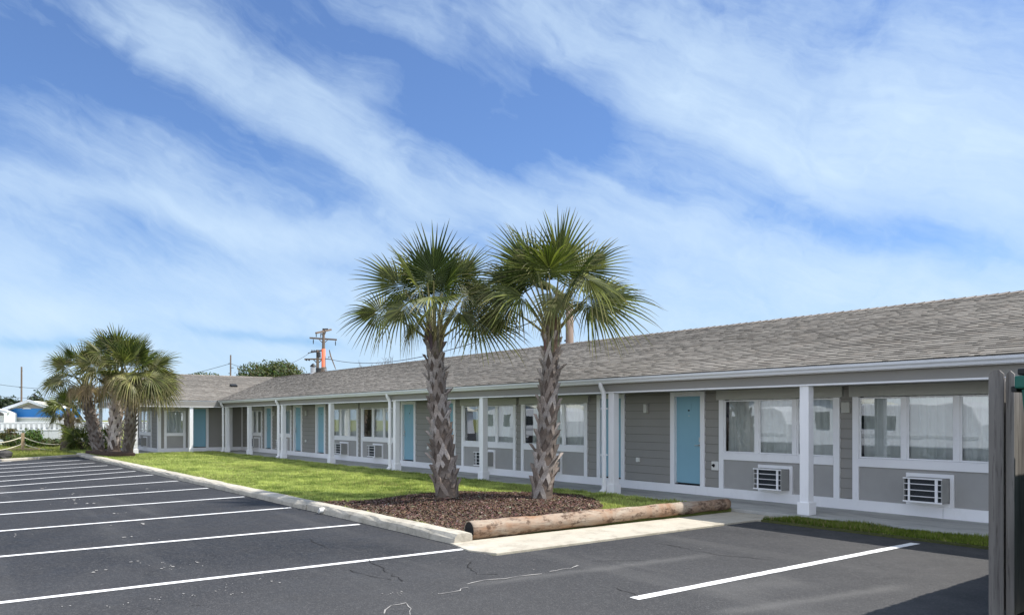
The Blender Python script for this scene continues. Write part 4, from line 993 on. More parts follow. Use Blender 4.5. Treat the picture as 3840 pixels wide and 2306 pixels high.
c3 = gz(246, 1684); palm('palm_tree', 'small short palm with a fuzzy grey trunk left of the far clump', Vector(c3), c3 + UP * 1.55 + RT * 0.2, 0.30, 0.24, 8, 6, 24,
     [(-.6, .35, 0, .95, 180, 0, -60, .15, 105), (-.5, .2, -.3, .8, 195, -50, -30, .3, 110)], 15, 0.8, 0.95, 24, farg, elmin=20, pale=0.9, dryskirt=3)
# low clump palm between the trunks
c4 = gz(318, 1688); t = thing('palmetto_shrub', 'low dark palmetto shrub filling the gap between far palm trunks', 'shrub', Vector(c4))
mb = MB(); r = random.Random(5)
for i in range(26):
    u = i / 25; leaf(mb, Vector(c4) + Vector((r.uniform(-.5, .5), r.uniform(-.4, .4), r.uniform(0, .5))), i * 137.5, 70 - 75 * u, r.uniform(.35, .75), r.uniform(.65, .85), 20, 7000 + i, random.choice(GREENS), bend=12)
mb.build('fronds', M['frond'], t, col=True)
mb = MB(); mb.cc = (.12, .1, .08)
for i in range(5): mb.tube([Vector(c4) + Vector((r.uniform(-.3, .3), r.uniform(-.3, .3), -.05)), Vector(c4) + Vector((r.uniform(-.4, .4), r.uniform(-.4, .4), .55))], [.09, .06], 8)
mb.build('stems', M['trunk'], t, col=True)
b = MB(); b.prism([(c0.x - 1.3, 6.08), (c2.x + .7, c2.y - .9), (c2.x + 1.1, c2.y + .1), (c2.x - .5, c2.y + .25), (c0.x - 1.3, c0.y + .8)], -0.02, 0.24)
tag(b.build('mulch_bed', M['mulchbase'], bevel=0.05), kind='structure')

# ================================================================== FENCE AND DUMPSTER (right edge)
fx = -2.58; fy = 7.14
fn = thing('wooden_fence', 'weathered grey dog-eared picket fence screening the green dumpster', 'fence', (fx, fy, 0))
def picket(mb, o, wdir, w, ndir, tk, h, r, tw=0.0):
    """dog-eared board: outline in (along, height), extruded by its thickness"""
    lean = r.uniform(-.004, .004); e_ = 0.032
    out = [(0, 0), (w, 0), (w + lean, h - e_), (w - e_ + lean, h), (e_ + lean, h), (lean, h - e_)]
    A_ = [mb.vert(o + wdir * a + UP * z + ndir * (tw * a)) for a, z in out]; B_ = [mb.vert(o + wdir * a + UP * z + ndir * (tk + tw * a)) for a, z in out]
    mb.f.append(A_); mb.f.append(B_[::-1])
    for i in range(6):
        j = (i + 1) % 6; mb.f.append([A_[j], A_[i], B_[i], B_[j]])
r = random.Random(9); b = MB()
picket(b, Vector((fx, fy, 0.03)), Vector((1, 0, 0)), 0.112, Vector((0, 1, 0)), 0.022, 2.075, r)
picket(b, Vector((fx + 0.120, fy + 0.03, 0.03)), Vector((1, 0, 0)), 0.062, Vector((0, 1, 0)), 0.022, 2.07, r)
b.build('end_board', M['fence'], fn)
b = MB(); y_ = fy + 0.07
while y_ < 10.6:
    w = r.uniform(0.132, 0.145); picket(b, Vector((fx + 0.105, y_, 0.03)), Vector((0, 1, 0)), w, Vector((1, 0, 0)), 0.02, 2.0 + r.uniform(-.02, .03), r, r.uniform(-.08, .08)); y_ += w + r.uniform(.003, .010)
y_ = fy + 0.03
while y_ < 10.6:
    w = r.uniform(0.132, 0.145); picket(b, Vector((fx - 0.002, y_, 0.03)), Vector((0, 1, 0)), w, Vector((1, 0, 0)), 0.02, 2.04 + r.uniform(-.02, .03), r); y_ += w + r.uniform(.003, .010)
b.build('pickets', M['fence'], fn)
b = MB()
for z in (0.35, 1.05, 1.75): b.box(fx + 0.022, fx + 0.10, fy + 0.06, 10.6, z, z + 0.085)
b.build('rails', M['fence'], fn)
b = MB()
for y_ in (fy + 1.4, fy + 3.3): b.box(fx + 0.03, fx + 0.095, y_, y_ + 0.09, 0, 1.95)
b.build('posts', M['fence'], fn)

dm = thing('dumpster', 'dark green metal dumpster with black lid behind the wooden fence', 'dumpster', (-1.3, 7.3, 0))
x0, x1, y0, y1 = -2.13, -0.45, 6.50, 8.2
b = MB()
bot = [(x0 + .12, y0 + .10), (x1, y0 + .10), (x1, y1 - .1), (x0 + .12, y1 - .1)]; top_ = [(x0, y0), (x1, y0), (x1, y1), (x0, y1)]
A_ = [b.vert((*p, 0.16)) for p in bot]; B_ = [b.vert((*p, 1.92)) for p in top_]
b.f.append(A_[::-1]); b.f.append(B_)
for i in range(4): j = (i + 1) % 4; b.f.append([A_[i], A_[j], B_[j], B_[i]])
for k in (0.25, 0.5, 0.75):
    xk = x0 + (x1 - x0) * k; b.bar((xk, y0 + .06, .3), (xk, y0 - .035, 1.85), 0.08, 0.06, up=(0, 1, 0))
b.build('body', M['green'], dm, bevel=0.01)
b = MB(); b.box(x0 - 0.035, x1 + .03, y0 - .035, y1 + .03, 1.925, 2.02); b.build('rim', M['green'], dm, bevel=0.012)
b = MB(); b.obox(((x0 + x1) / 2, (y0 + y1) / 2, 2.05), ((x1 - x0) / 2 + .02, 0, 0.0), (0, (y1 - y0) / 2 + .02, 0), (0, 0, .025)); b.build('lid', M['black'], dm, bevel=0.012)
b = MB(); b.box(x0 - 0.075, x0 - 0.036, y0 + .02, y0 + .32, 1.90, 1.945); b.build('lift_pocket', M['black'], dm, bevel=0.006)
for (xa, ya) in ((x0 + .3, y0 + .25), (x1 - .2, y0 + .25), (x0 + .3, y1 - .25), (x1 - .2, y1 - .25)):
    b = MB(); b.tube([(xa - .03, ya, .08), (xa + .03, ya, .08)], .08, 14); b.build('wheel', M['rubber'], dm)

# ================================================================== FAR LEFT: house, vinyl fence, rope posts, shrubs
def leaves_cloud(mb, blobs, n, size, pal, seed, shell=0.55):
    r = random.Random(seed); vol = [bb[3] * bb[4] * bb[5] for bb in blobs]; tot = sum(vol)
    for bb, v_ in zip(blobs, vol):
        for _ in range(int(n * v_ / tot)):
            d_ = Vector((r.gauss(0, 1), r.gauss(0, 1), r.gauss(0, 1))).normalized(); q = (shell + (1 - shell) * r.random()) * r.uniform(.85, 1.12)
            c = Vector(bb[:3]) + Vector((d_.x * bb[3], d_.y * bb[4], d_.z * bb[5])) * q
            nn = (d_ + Vector((r.gauss(0, .6), r.gauss(0, .6), r.gauss(0, .6)))).normalized(); a = nn.cross(Vector((r.random(), r.random(), r.random()))).normalized(); e_ = nn.cross(a); s_ = size * r.uniform(.5, 1.3)
            mb.cc = tuple(v * r.uniform(.7, 1.25) for v in r.choice(pal))
            mb.face(c - a * s_, c + e_ * s_ * .45 - a * s_ * .1, c + a * s_, c - e_ * s_ * .45 + a * s_ * .1)
GP = [(0.045, 0.075, 0.020), (0.060, 0.090, 0.026), (0.080, 0.105, 0.030), (0.035, 0.058, 0.018)]
GOL = [(0.085, 0.105, 0.035), (0.065, 0.085, 0.028), (0.11, 0.125, 0.045), (0.05, 0.065, 0.024)]
GD = [(0.022, 0.036, 0.018), (0.032, 0.048, 0.024), (0.04, 0.055, 0.028)]

# fence: boards below, spindles above
T0 = 47.0
def fl(px, t=T0): p = at(px, HY, t); p.z = 0; return p
a0 = at(-140, HY, T0 + 1); a1 = at(425, HY, T0 + 6); a0.z = a1.z = 0
vf = thing('vinyl_fence', 'long white vinyl fence with spindle top beyond the lot', 'fence', a0)
d = (a1 - a0).normalized(); L = (a1 - a0).length; nf = Vector((-d.y, d.x, 0))
if nf.dot(FW) > 0: nf = -nf
b = MB(); u = 0
while u < L: b.obox(a0 + d * (u + .11) + UP * .50, d * .105, nf * .012, UP * .50); u += .22
b.build('boards', M['vinylgrey'], vf)
b = MB()
for z in (0.96, 1.44): b.obox(a0 + d * (L / 2) + UP * z + nf * .01, d * (L / 2), nf * .03, UP * .035)
b.build('rails', M['vinyl'], vf)
b = MB(); u = 0.05
while u < L: b.obox(a0 + d * u + UP * 1.20, d * .075, nf * .02, UP * .205); u += .29
b.build('spindles', M['vinyl'], vf)
b = MB(); u = 0.6
b.obox(a0 + d * (L / 2) + UP * 1.20 - nf * .16, d * (L / 2), nf * .01, UP * .2)
b.build('backing', M['vinylgrey'], vf)

T1 = 62.0
hs = thing('house', 'white house with bright blue upper wall and low gable roof beyond the vinyl fence', 'house', at(110, HY + 78, T1))
def hq(px, py, dt=0): return at(px, py, T1 + dt)
def slab(mb, pts, depth):
    """outline on a wall given real thickness, away from the lot"""
    A_ = [mb.vert(p) for p in pts]; B_ = [mb.vert(p + FW * depth) for p in pts]; n_ = len(pts)
    mb.f.append(A_); mb.f.append(B_[::-1])
    for i in range(n_): j = (i + 1) % n_; mb.f.append([A_[j], A_[i], B_[i], B_[j]])
b = MB(); slab(b, [hq(8, 1566), hq(212, 1566), hq(212, 1650), hq(8, 1650)], 3.5); b.build('wall', M['vinyl'], hs)
b = MB(); slab(b, [hq(32, 1531, .02), hq(212, 1531, .02), hq(212, 1564, .02), hq(32, 1564, .02)], 3.4); b.build('upper_wall', M['blue'], hs)
b = MB(); slab(b, [hq(22, 1564, -.1), hq(212, 1564, -.1), hq(212, 1570, -.1), hq(22, 1570, -.1)], .2); b.build('trim_board', M['vinyl'], hs)
b = MB(); slab(b, [hq(40, 1531, .01), hq(107, 1507, .01), hq(165, 1526, .01), hq(160, 1531, .01)], 3.3); b.build('gable', M['gable'], hs)
ap, le, ri = hq(107, 1502.5, -.5), hq(10, 1535, -.5), hq(182, 1529, -.5)
b = MB()
for p in (le, ri):
    q1, q2 = p + FW * 4, ap + FW * 4; b.face(p, ap, q2, q1); b.face(p - UP * .14, q1 - UP * .14, q2 - UP * .14, ap - UP * .14)
lq = hq(-90, 1530, -.3); b.face(le + UP * .02, ap + UP * .02, ap + UP * .02 + FW * 4 - RT * 1.2, lq + FW * 4)
b.build('roof', M['metalroof'], hs)
b = MB(); b.bar(le, ap, .08, .22, up=(0, 0, 1)); b.bar(ap, ri, .08, .22, up=(0, 0, 1)); b.build('rake_board', M['vinyl'], hs)
b = MB(); pts = [hq(100 + 16 * math.cos(a), 1533 - 5.5 * math.sin(a), -.02) for a in [math.pi * i / 8 for i in range(9)]]; slab(b, pts, .1); b.build('arched_vent', M['vinyl'], hs)
h2 = thing('porch_annex', 'small white gabled annex with arched window left of the blue house', 'annex', at(-10, HY + 78, T1 - 2))
def h2q(px, py, dt=0): return at(px, py, T1 - 2 + dt)
b = MB(); slab(b, [h2q(-70, 1650), h2q(14, 1650), h2q(14, 1549), h2q(-22, 1535), h2q(-70, 1552)], 1.6); b.build('wall', M['vinyl'], h2)
b = MB(); b.bar(h2q(-22, 1533, -.2), h2q(34, 1545, -.2), .5, .16); b.bar(h2q(-80, 1551, -.2), h2q(-22, 1533, -.2), .5, .16); b.bar(h2q(31, 1545, -.1), h2q(31, 1566, -.1), .16, .14); b.build('roof', M['vinyl'], h2)
b = MB(); pts = [h2q(-8 + 21 * math.cos(a), 1557 - 12 * math.sin(a), -.03) for a in [math.pi * i / 10 for i in range(11)]]; slab(b, pts, .06); b.build('arched_window', M['tint'], h2)
b = MB(); slab(b, [h2q(-40, 1580, -.03), h2q(12, 1580, -.03), h2q(12, 1584, -.03), h2q(-40, 1584, -.03)], .05); b.build('window', M['tint'], h2)

# rope fence
rf_ = thing('rope_fence', 'low timber post with two sagging pale ropes on the grass bank', 'rope fence', gnd(85, 1684))
pb = gnd(85, 1687); tt = (pb - Vector((0, 0, CH))).dot(FW)
b = MB(); b.bar(pb - UP * .05, pb + UP * .92, .15, .15, up=(0, 1, 0)); b.build('post', M['post'], rf_, bevel=.01)
def swag(p, q, sag, n_=12): return [p.lerp(q, i / n_) - UP * sag * 4 * (i / n_) * (1 - i / n_) for i in range(n_ + 1)]
b = MB()
b.tube(swag(pb + UP * .72, at(-50, 1700, tt - 2) + UP * .55, .12), .022, 6); b.build('rope', M['rope'], rf_)
b = MB(); b.tube(swag(pb + UP * .34, at(-50, 1700, tt - 2) + UP * .12, .1), .022, 6); b.build('rope', M['rope'], rf_)
b = MB(); b.tube(swag(pb + UP * .72, at(235, 1664, tt + .5), .16), .022, 6); b.build('rope', M['rope'], rf_)
b = MB(); b.tube(swag(pb + UP * .34, at(225, 1688, tt + .5), .10), .022, 6); b.build('rope', M['rope'], rf_)
b = MB(); b.bar(pb + RT * -.7 + UP * .04, pb + RT * .9 + UP * .04, .14, .12)
tag(b.build('border_timber', M['post']), 'low timber sleeper lying in the grass below the rope fence', 'timber')
for i, (px, t_, w, h, lab, pal) in enumerate(((112, 45.2, 1.0, .85, 'round green bush behind the rope fence post', [(0.07, .115, .02), (.10, .15, .03), (.045, .075, .018)]), (45, 46, .8, .55, 'low sprawling bush left of the rope fence post', GOL), (182, 45.5, 1.0, .42, 'low olive green bush between rope post and small palm', GOL), (28, 46.6, .9, .22, 'dry brown-tipped vine patch against the vinyl fence', [(0.13, .11, .05), (.09, .085, .035)]))):
    c = at(px, HY, t_); c.z = h * .8 if i < 3 else 0.95
    t = thing('bush', lab, 'bush', Vector((c.x, c.y, 0))); mb = MB()
    bl = [(c.x, c.y, c.z * .75, w, w * .7, h * .75)] + [(c.x + random.uniform(-.6, .6) * w, c.y + random.uniform(-.4, .4), c.z * random.uniform(.5, 1.1), w * .5, w * .4, h * .5) for _ in range(4)]
    leaves_cloud(mb, bl, 1500, .085, pal, 40 + i, .3); mb.build('foliage', M['leaf'], t, col=True)
    mb = MB()
    for k in range(5): mb.tube([Vector((c.x, c.y, -.03)), Vector((c.x + random.uniform(-.3, .3) * w, c.y + random.uniform(-.2, .2), c.z))], [.03, .012], 5)
    mb.build('stems', M['bark'], t)
sp = gnd(14, 1722); b = MB(); rr = random.Random(2); rows = []
for i in range(7):
    th_ = math.pi * i / 6; rows.append([b.vert(sp + Vector((math.cos(2 * math.pi * k / 12) * .42 * math.sin(th_) * rr.uniform(.85, 1.12), math.sin(2 * math.pi * k / 12) * .34 * math.sin(th_) * rr.uniform(.85, 1.12), .16 + .24 * math.cos(th_) * rr.uniform(.9, 1.1)))) for k in range(12)])
for i in range(6):
    for k in range(12): b.f.append([rows[i][k], rows[i + 1][k], rows[i + 1][(k + 1) % 12], rows[i][(k + 1) % 12]])
tag(b.build('boulder', M['stone']), 'dark rough boulder at the far left corner of the lot', 'boulder')

# ================================================================== BEYOND THE ROOF: trees, poles, wires
def tree(px0, px1, pytop, t, label, pal, n, size, seed, squash=.8, name='tree', shell=.55, hzf=.42):
    w = (px1 - px0) / F * t / 2; c = at((px0 + px1) / 2, HY, t); ztop = CH + (HY - pytop) / F * t
    th_ = thing(name, label, 'tree', Vector((c.x, c.y, 0))); r = random.Random(seed); mb = MB(); hz = ztop * hzf
    bl = [(c.x, c.y, ztop - hz, w * .95, w * .9, hz * .95), (c.x, c.y, ztop - hz * 1.1, w * .7, w * .7, hz * .9)]
    for k in range(9):
        a = r.uniform(0, 6.28); q = r.uniform(.3, .72); zz_ = ztop - hz * r.uniform(.45, 1.5); bl.append((c.x + RT.x * w * q * math.cos(a) + FW.x * w * .6 * math.sin(a), c.y + RT.y * w * q * math.cos(a) + FW.y * w * .6 * math.sin(a), zz_, w * .36, w * .36, min(hz * .45, (ztop - zz_) * .95)))
    leaves_cloud(mb, bl, n, size, pal, seed, shell); mb.build('crown', M['leaf'], th_, col=True)
    mb = MB(); mb.tube([Vector((c.x, c.y, -.1)), Vector((c.x + .1, c.y, ztop * .35)), Vector((c.x - .1, c.y + .1, ztop * .7))], [w * .11, w * .08, w * .03], 8)
    for k in range(5):
        a = k * 1.3; mb.tube([Vector((c.x, c.y, ztop * (.3 + .05 * k))), Vector((c.x + math.cos(a) * w * .5, c.y + math.sin(a) * w * .5, ztop * .7))], [w * .04, w * .012], 6)
    mb.build('trunk', M['bark'], th_)
tree(872, 1192, 1351, 62, 'broad wind-clipped olive green tree behind the roof beside the orange pole', GOL, 34000, .12, 1, shell=.75)
tree(678, 830, 1395, 74, 'low rounded tree top just showing over the left wing roof', GOL, 6000, .15, 2, hzf=.2)
tree(-40, 88, 1478, 100, 'dark spreading tree behind the white house, at the left picture edge', GD, 3200, .27, 3, shell=.3)
tree(94, 175, 1462, 108, 'dark thin-crowned tree behind the house, right of the slim pole', GD, 1100, .30, 4, shell=.2)
tree(150, 260, 1498, 112, 'low dark tree behind the small short palm', GD, 2000, .28, 5)
tree(-170, -30, 1490, 105, 'dark tree mass beyond the annex at the far left', GD, 2000, .28, 6)

# orange-painted utility pole
t_ = 58.0
P0 = at(1214, 1560, t_); up_ = thing('utility_pole', 'tall utility pole painted orange below with two crossarms', 'utility pole', Vector((P0.x, P0.y, 0)))
def pv(px, py, dt=0): return at(px, py, t_ + dt)
b = MB(); b.tube([Vector((P0.x, P0.y, 0)), pv(1213, 1308)], [.20, .145], 14); b.build('painted_shaft', M['orange'], up_, smooth=True)
b = MB(); b.tube([pv(1213, 1308), pv(1213.5, 1233)], [.12, .09], 12); b.build('top_shaft', M['pole'], up_)
b = MB(); b.tube([pv(1214, 1402), pv(1214, 1378), pv(1213, 1376)], [.23, .20, .15], 12); b.build('collar', M['pole'], up_)
b = MB(); b.bar(pv(1185, 1249, -1.3), pv(1241, 1236, 1.3), .13, .13); b.build('crossarm', M['pole'], up_)
b = MB(); b.bar(pv(1161, 1267, 0), pv(1263, 1274, .3), .12, .12); b.build('crossarm', M['pole'], up_)
b = MB()
for q in ((pv(1195, 1271), pv(1210, 1286)), (pv(1230, 1273), pv(1216, 1286)), (pv(1202, 1247), pv(1212, 1260)), (pv(1222, 1242), pv(1215, 1262))): b.tube(q, .03, 6)
b.build('brace', M['pole'], up_)
for (x_, y0_, y1_) in ((1175, 1272, 1290), (1258, 1278, 1296), (1186, 1252, 1264), (1203, 1250, 1265)):
    b = MB(); b.tube([pv(x_, y0_), pv(x_, (y0_ + y1_) / 2), pv(x_, y1_)], [.025, .04, .025], 6); b.build('insulator', M['wire'], up_)
b = MB(); b.tube([pv(1219, 1234), pv(1230, 1233.5)], .05, 8); b.tube([pv(1214, 1232), pv(1214, 1237)], .10, 8); b.build('fitting', M['wire'], up_)
b = MB(); b.tube([pv(1235, 1312), pv(1240, 1335), pv(1259, 1384)], [.03, .055, .03], 6); b.tube([pv(1219, 1345), pv(1236, 1347), pv(1246, 1348)], .035, 6); b.tube([pv(1231, 1342), pv(1233, 1337), pv(1237, 1339)], .03, 6); b.build('stand_off_arm', M['pole'], up_)
# smaller dark pole behind it
t_ = 84.0; P1 = at(1192, 1560, t_); u2 = thing('utility_pole', 'smaller dark utility pole with crossarms just left of the orange one', 'utility pole', Vector((P1.x, P1.y, 0)))
b = MB(); b.tube([Vector((P1.x, P1.y, 0)), pv(1191, 1312)], [.24, .14], 10); b.build('shaft', M['pole'], u2)
b = MB(); b.bar(pv(1168, 1320, -1), pv(1210, 1314, 1), .16, .18); b.tube([pv(1155, 1324), pv(1172, 1320)], .05, 6); b.build('crossarm', M['wire'], u2)
b = MB(); b.bar(pv(1142, 1347), pv(1216, 1346), .14, .16); b.build('crossarm', M['pole'], u2)
b = MB()
for q in ((pv(1175, 1348), pv(1189, 1361)), (pv(1207, 1348), pv(1194, 1361))): b.tube(q, .05, 6)
b.build('brace', M['wire'], u2)
b = MB()
for x_ in (1170, 1178, 1186, 1196): b.tube([pv(x_, 1321), pv(x_, 1312)], [.10, .05], 7)
for x_ in (1148, 1158): b.tube([pv(x_, 1352), pv(x_ + 3, 1345)], [.11, .08], 7)
b.build('insulators', M['wire'], u2)
b = MB(); b.tube([pv(1194, 1322), pv(1195, 1340)], .24, 10); b.build('switch_gear', M['wire'], u2)
b = MB(); b.tube([pv(1196, 1380), pv(1196, 1410)], .34, 12); b.build('transformer', M['wire'], u2)
# slim poles
def slim(px, pytop, t, label, rad, steps=()):
    q = at(px, HY, t); th_ = thing('utility_pole', label, 'utility pole', Vector((q.x, q.y, 0)))
    b_ = MB(); b_.tube([Vector((q.x, q.y, 0)), at(px + 1, pytop, t)], [rad, rad * .8], 10); b_.build('shaft', M['pole'], th_)
    if steps:
        b_ = MB()
        for (a, c, y) in steps: b_.tube([at(a, y, t), at(c, y - .5, t)], rad * .4, 6)
        b_.build('brackets', M['wire'], th_)
slim(80, 1375, 90, 'slim bare pole standing behind the white house', .11, ((73, 80, 1453), (80, 84, 1390)))
slim(864, 1331, 76, 'thin grey pole rising over the left wing roof', .085, ((857, 864, 1363), (864, 876, 1379), (857, 864, 1400)))
q = at(2136, HY, 26); th_ = thing('utility_pole', 'brown timber pole showing above the roof right of the near palms', 'utility pole', Vector((q.x, q.y, 0)))
b = MB(); b.tube([Vector((q.x, q.y, 0)), at(2136, 1140, 26)], [.16, .13], 14); b.build('shaft', M['pole'], th_, smooth=True)
b = MB(); b.tube([at(2116, 1278, 26), at(2126, 1276, 26)], .03, 6); b.build('bracket', M['wire'], th_)
# cables
def wire(p, q, sag, rad, lab):
    b_ = MB(); b_.tube(swag(p, q, sag, 24), rad, 5); tag(b_.build('cable', M['wire']), lab, 'cable')
wire(at(2136, 1150, 26), at(1246, 1349, 58), .9, .018, 'thin cable from the brown timber pole to the orange pole')
wire(at(-60, 1432, 88), at(864, 1363, 76), 1.6, .022, 'thin cable crossing the sky behind the far palms')
wire(at(-60, 1478, 92), at(400, 1470, 90), .6, .02, 'lowest cable over the white house roof')
wire(at(864, 1363, 76), at(1168, 1318, 84), 1.2, .02, 'thin cable between the grey pole and the dark pole')
wire(at(3660, 1125, 19), at(4000, 1040, 16), .06, .012, 'short cable rising over the roof ridge at the right edge')
# leafless shrubs whose twigs show over the ridge
for i, (px, top, hh) in enumerate(((1372, 1362, 30), (1408, 1352, 42), (1455, 1338, 55), (1482, 1358, 34))):
    t = 44; c = at(px, HY, t); th_ = thing('bare_shrub', ('short twiggy bare shrub above the ridge, nearest the orange pole', 'thin bare shrub above the ridge, second from the orange pole', 'tallest of the bare shrubs showing above the roof ridge', 'bare shrub above the ridge nearest the left near palm')[i], 'shrub', Vector((c.x, c.y, 0)), 'bare shrubs behind the ridge')
    mb = MB(); r = random.Random(i + 3); zt = CH + (HY - top) / F * t
    mb.tube([Vector((c.x, c.y, 0)), Vector((c.x, c.y, zt * .6))], [.05, .02], 6)
    for k in range(14):
        q0 = Vector((c.x, c.y, zt * r.uniform(.55, .8))); q1 = q0 + RT * r.uniform(-.45, .45) + FW * r.uniform(-.4, .4) + UP * (zt - q0.z) * r.uniform(.7, 1.0); qm = q0.lerp(q1, .5) + RT * r.uniform(-.08, .08)
        mb.tube([q0, qm, q1], [.012, .009, .005], 4)
        for _ in range(3): q2 = qm.lerp(q1, r.random()); mb.tube([q2, q2 + RT * r.uniform(-.18, .18) + UP * r.uniform(.05, .22)], [.006, .004], 3)
    mb.build('twigs', M['bark'], th_)

# ================================================================== behind the viewer: what the windows mirror
def caravan(x, y, L, W, H, label):
    t = thing('caravan', label, 'caravan', (x, y, 0), 'caravans parked across the lot')
    prof = [(-L / 2, .45), (L / 2, .45), (L / 2, H * .62), (L / 2 - .35, H * .92), (L / 2 - .8, H), (-L / 2 + .5, H), (-L / 2 + .08, H * .88), (-L / 2, H * .6)]
    b_ = MB(); A_ = [b_.vert((x + u, y - W / 2, z)) for u, z in prof]; B_ = [b_.vert((x + u, y + W / 2, z)) for u, z in prof]; b_.f.append(A_); b_.f.append(B_[::-1])
    for i in range(8): j = (i + 1) % 8; b_.f.append([A_[j], A_[i], B_[i], B_[j]])
    b_.build('body', M['vinyl'], t, bevel=.06)
    for u in (-L * .18,):
        b_ = MB(); b_.box(x + u - .8, x + u + .8, y + W / 2 - .01, y + W / 2 + .02, H * .52, H * .78); b_.build('window', M['tint'], t, bevel=.02)
    b_ = MB(); b_.box(x - L / 2 + .1, x + L / 2 - .1, y + W / 2, y + W / 2 + .012, H * .36, H * .42); b_.build('stripe', M['vinylgrey'], t)
    for u in (-.45, .45):
        for s_ in (-1, 1):
            b_ = MB(); b_.tube([(x + u, y + s_ * (W / 2 - .24), .33), (x + u, y + s_ * (W / 2 - .02), .33)], .33, 18); b_.build('wheel', M['rubber'], t)
caravan(-15.5, -8.5, 6.2, 2.2, 2.35, 'white caravan with blue stripe parked across the lot, mirrored in the right window')
caravan(-24.5, -9.5, 5.6, 2.2, 2.3, 'white caravan mirrored in the window beside the near blue door')
caravan(-41, -9, 6.0, 2.2, 2.4, 'white caravan mirrored in the window behind the right palm')
def cottage(x, y, L, W, H, label):
    t = thing('cottage', label, 'cottage', (x, y, 0))
    b_ = MB(); b_.box(x - L / 2, x + L / 2, y - W / 2, y + W / 2, -.03, H); b_.face((x - L / 2, y + W / 2, H), (x + L / 2, y + W / 2, H), (x, y + W / 2, H + 1.1)); b_.build('wall', M['vinyl'], t)
    b_ = MB()
    for s_ in (-1, 1): b_.obox((x + s_ * (L / 4 + .1), y, H + .53), (L / 4 + .25, 0, -s_ * (1.1 / 2 + .05)), (0, W / 2 + .3, 0), (0, 0, .05))
    b_.build('roof', M['metalroof'], t)
    for u in (-L * .3, 0.0, L * .3):
        b_ = MB(); b_.box(x + u - .5, x + u + .5, y + W / 2 - .01, y + W / 2 + .03, 1.0, 2.1); b_.build('window', M['tint'], t)
cottage(-56, -20, 9, 6, 2.6, 'white cottage with a gabled front mirrored in the windows between the palms')
cottage(-30, -24, 10, 6, 2.7, 'white cottage behind the caravans, mirrored in the porch windows')
cottage(-76, -21, 9, 6, 2.6, 'farther white cottage mirrored in the windows left of the palms')

# ================================================================== LIGHT AND SKY
SUN = Vector((0.36, 0.53, 1.0)).normalized()
EL = math.asin(SUN.z)
sl = bpy.data.lights.new('sun', 'SUN'); sl.energy = 3.5; sl.angle = R_(0.53); sl.color = (1.0, 0.955, 0.89)
so = bpy.data.objects.new('sun', sl); COL.objects.link(so); so.rotation_euler = SUN.to_track_quat('Z', 'Y').to_euler(); so.location = (10, 10, 30)

w = bpy.data.worlds.new('World'); scene.world = w; w.use_nodes = True; t = NT(w.node_tree)
bg = w.node_tree.nodes['Background']; STR = 0.10; bg.inputs['Strength'].default_value = STR
sky = t.n('ShaderNodeTexSky'); sky.sky_type = 'NISHITA'; sky.sun_disc = False; sky.sun_elevation = EL
sky.sun_rotation = math.atan2(SUN.x, SUN.y); sky.air_density = 1.0; sky.dust_density = 0.6; sky.ozone_density = 2.5; sky.altitude = 0
gen = t.n('ShaderNodeTexCoord').outputs['Generated']
sep = t.n('ShaderNodeSeparateXYZ'); t.l(gen, sep.inputs[0]); dx, dy, dz = sep.outputs
# azimuth and elevation of the viewing direction, in degrees (azimuth counted clockwise from the bearing of the far palms' gap)
fwd_ = t.math('ADD', t.math('MULTIPLY', dx, FW.x), t.math('MULTIPLY', dy, FW.y)); rgt_ = t.math('ADD', t.math('MULTIPLY', dx, RT.x), t.math('MULTIPLY', dy, RT.y))
az = t.math('MULTIPLY', t.math('ARCTAN2', rgt_, fwd_), 57.2958); el = t.math('MULTIPLY', t.math('ARCSINE', t.math('MINIMUM', t.math('MAXIMUM', dz, -1.0), 1.0)), 57.2958)
cv = t.n('ShaderNodeCombineXYZ'); t.l(az, cv.inputs[0]); t.l(el, cv.inputs[1])
wn = t.n('ShaderNodeTexNoise'); wn.inputs['Scale'].default_value = 0.085; wn.inputs['Detail'].default_value = 5; t.l(cv.outputs[0], wn.inputs['Vector'])
wsub = t.n('ShaderNodeVectorMath', operation='SUBTRACT'); t.l(wn.outputs['Color'], wsub.inputs[0]); wsub.inputs[1].default_value = (.5, .5, .5)
wsc = t.n('ShaderNodeVectorMath', operation='SCALE'); t.l(wsub.outputs[0], wsc.inputs[0]); wsc.inputs['Scale'].default_value = 5.0
wad = t.n('ShaderNodeVectorMath', operation='ADD'); t.l(cv.outputs[0], wad.inputs[0]); t.l(wsc.outputs[0], wad.inputs[1])
ws = t.n('ShaderNodeSeparateXYZ'); t.l(wad.outputs[0], ws.inputs[0]); wa_, we_ = ws.outputs[0], ws.outputs[1]
def ae(dxp, dyp):
    px, py = dxp * 1.554, dyp * 1.554
    return math.degrees(math.atan((px - 1920) / F)), math.degrees(math.atan((HY - py) / math.hypot(F, px - 1920)))
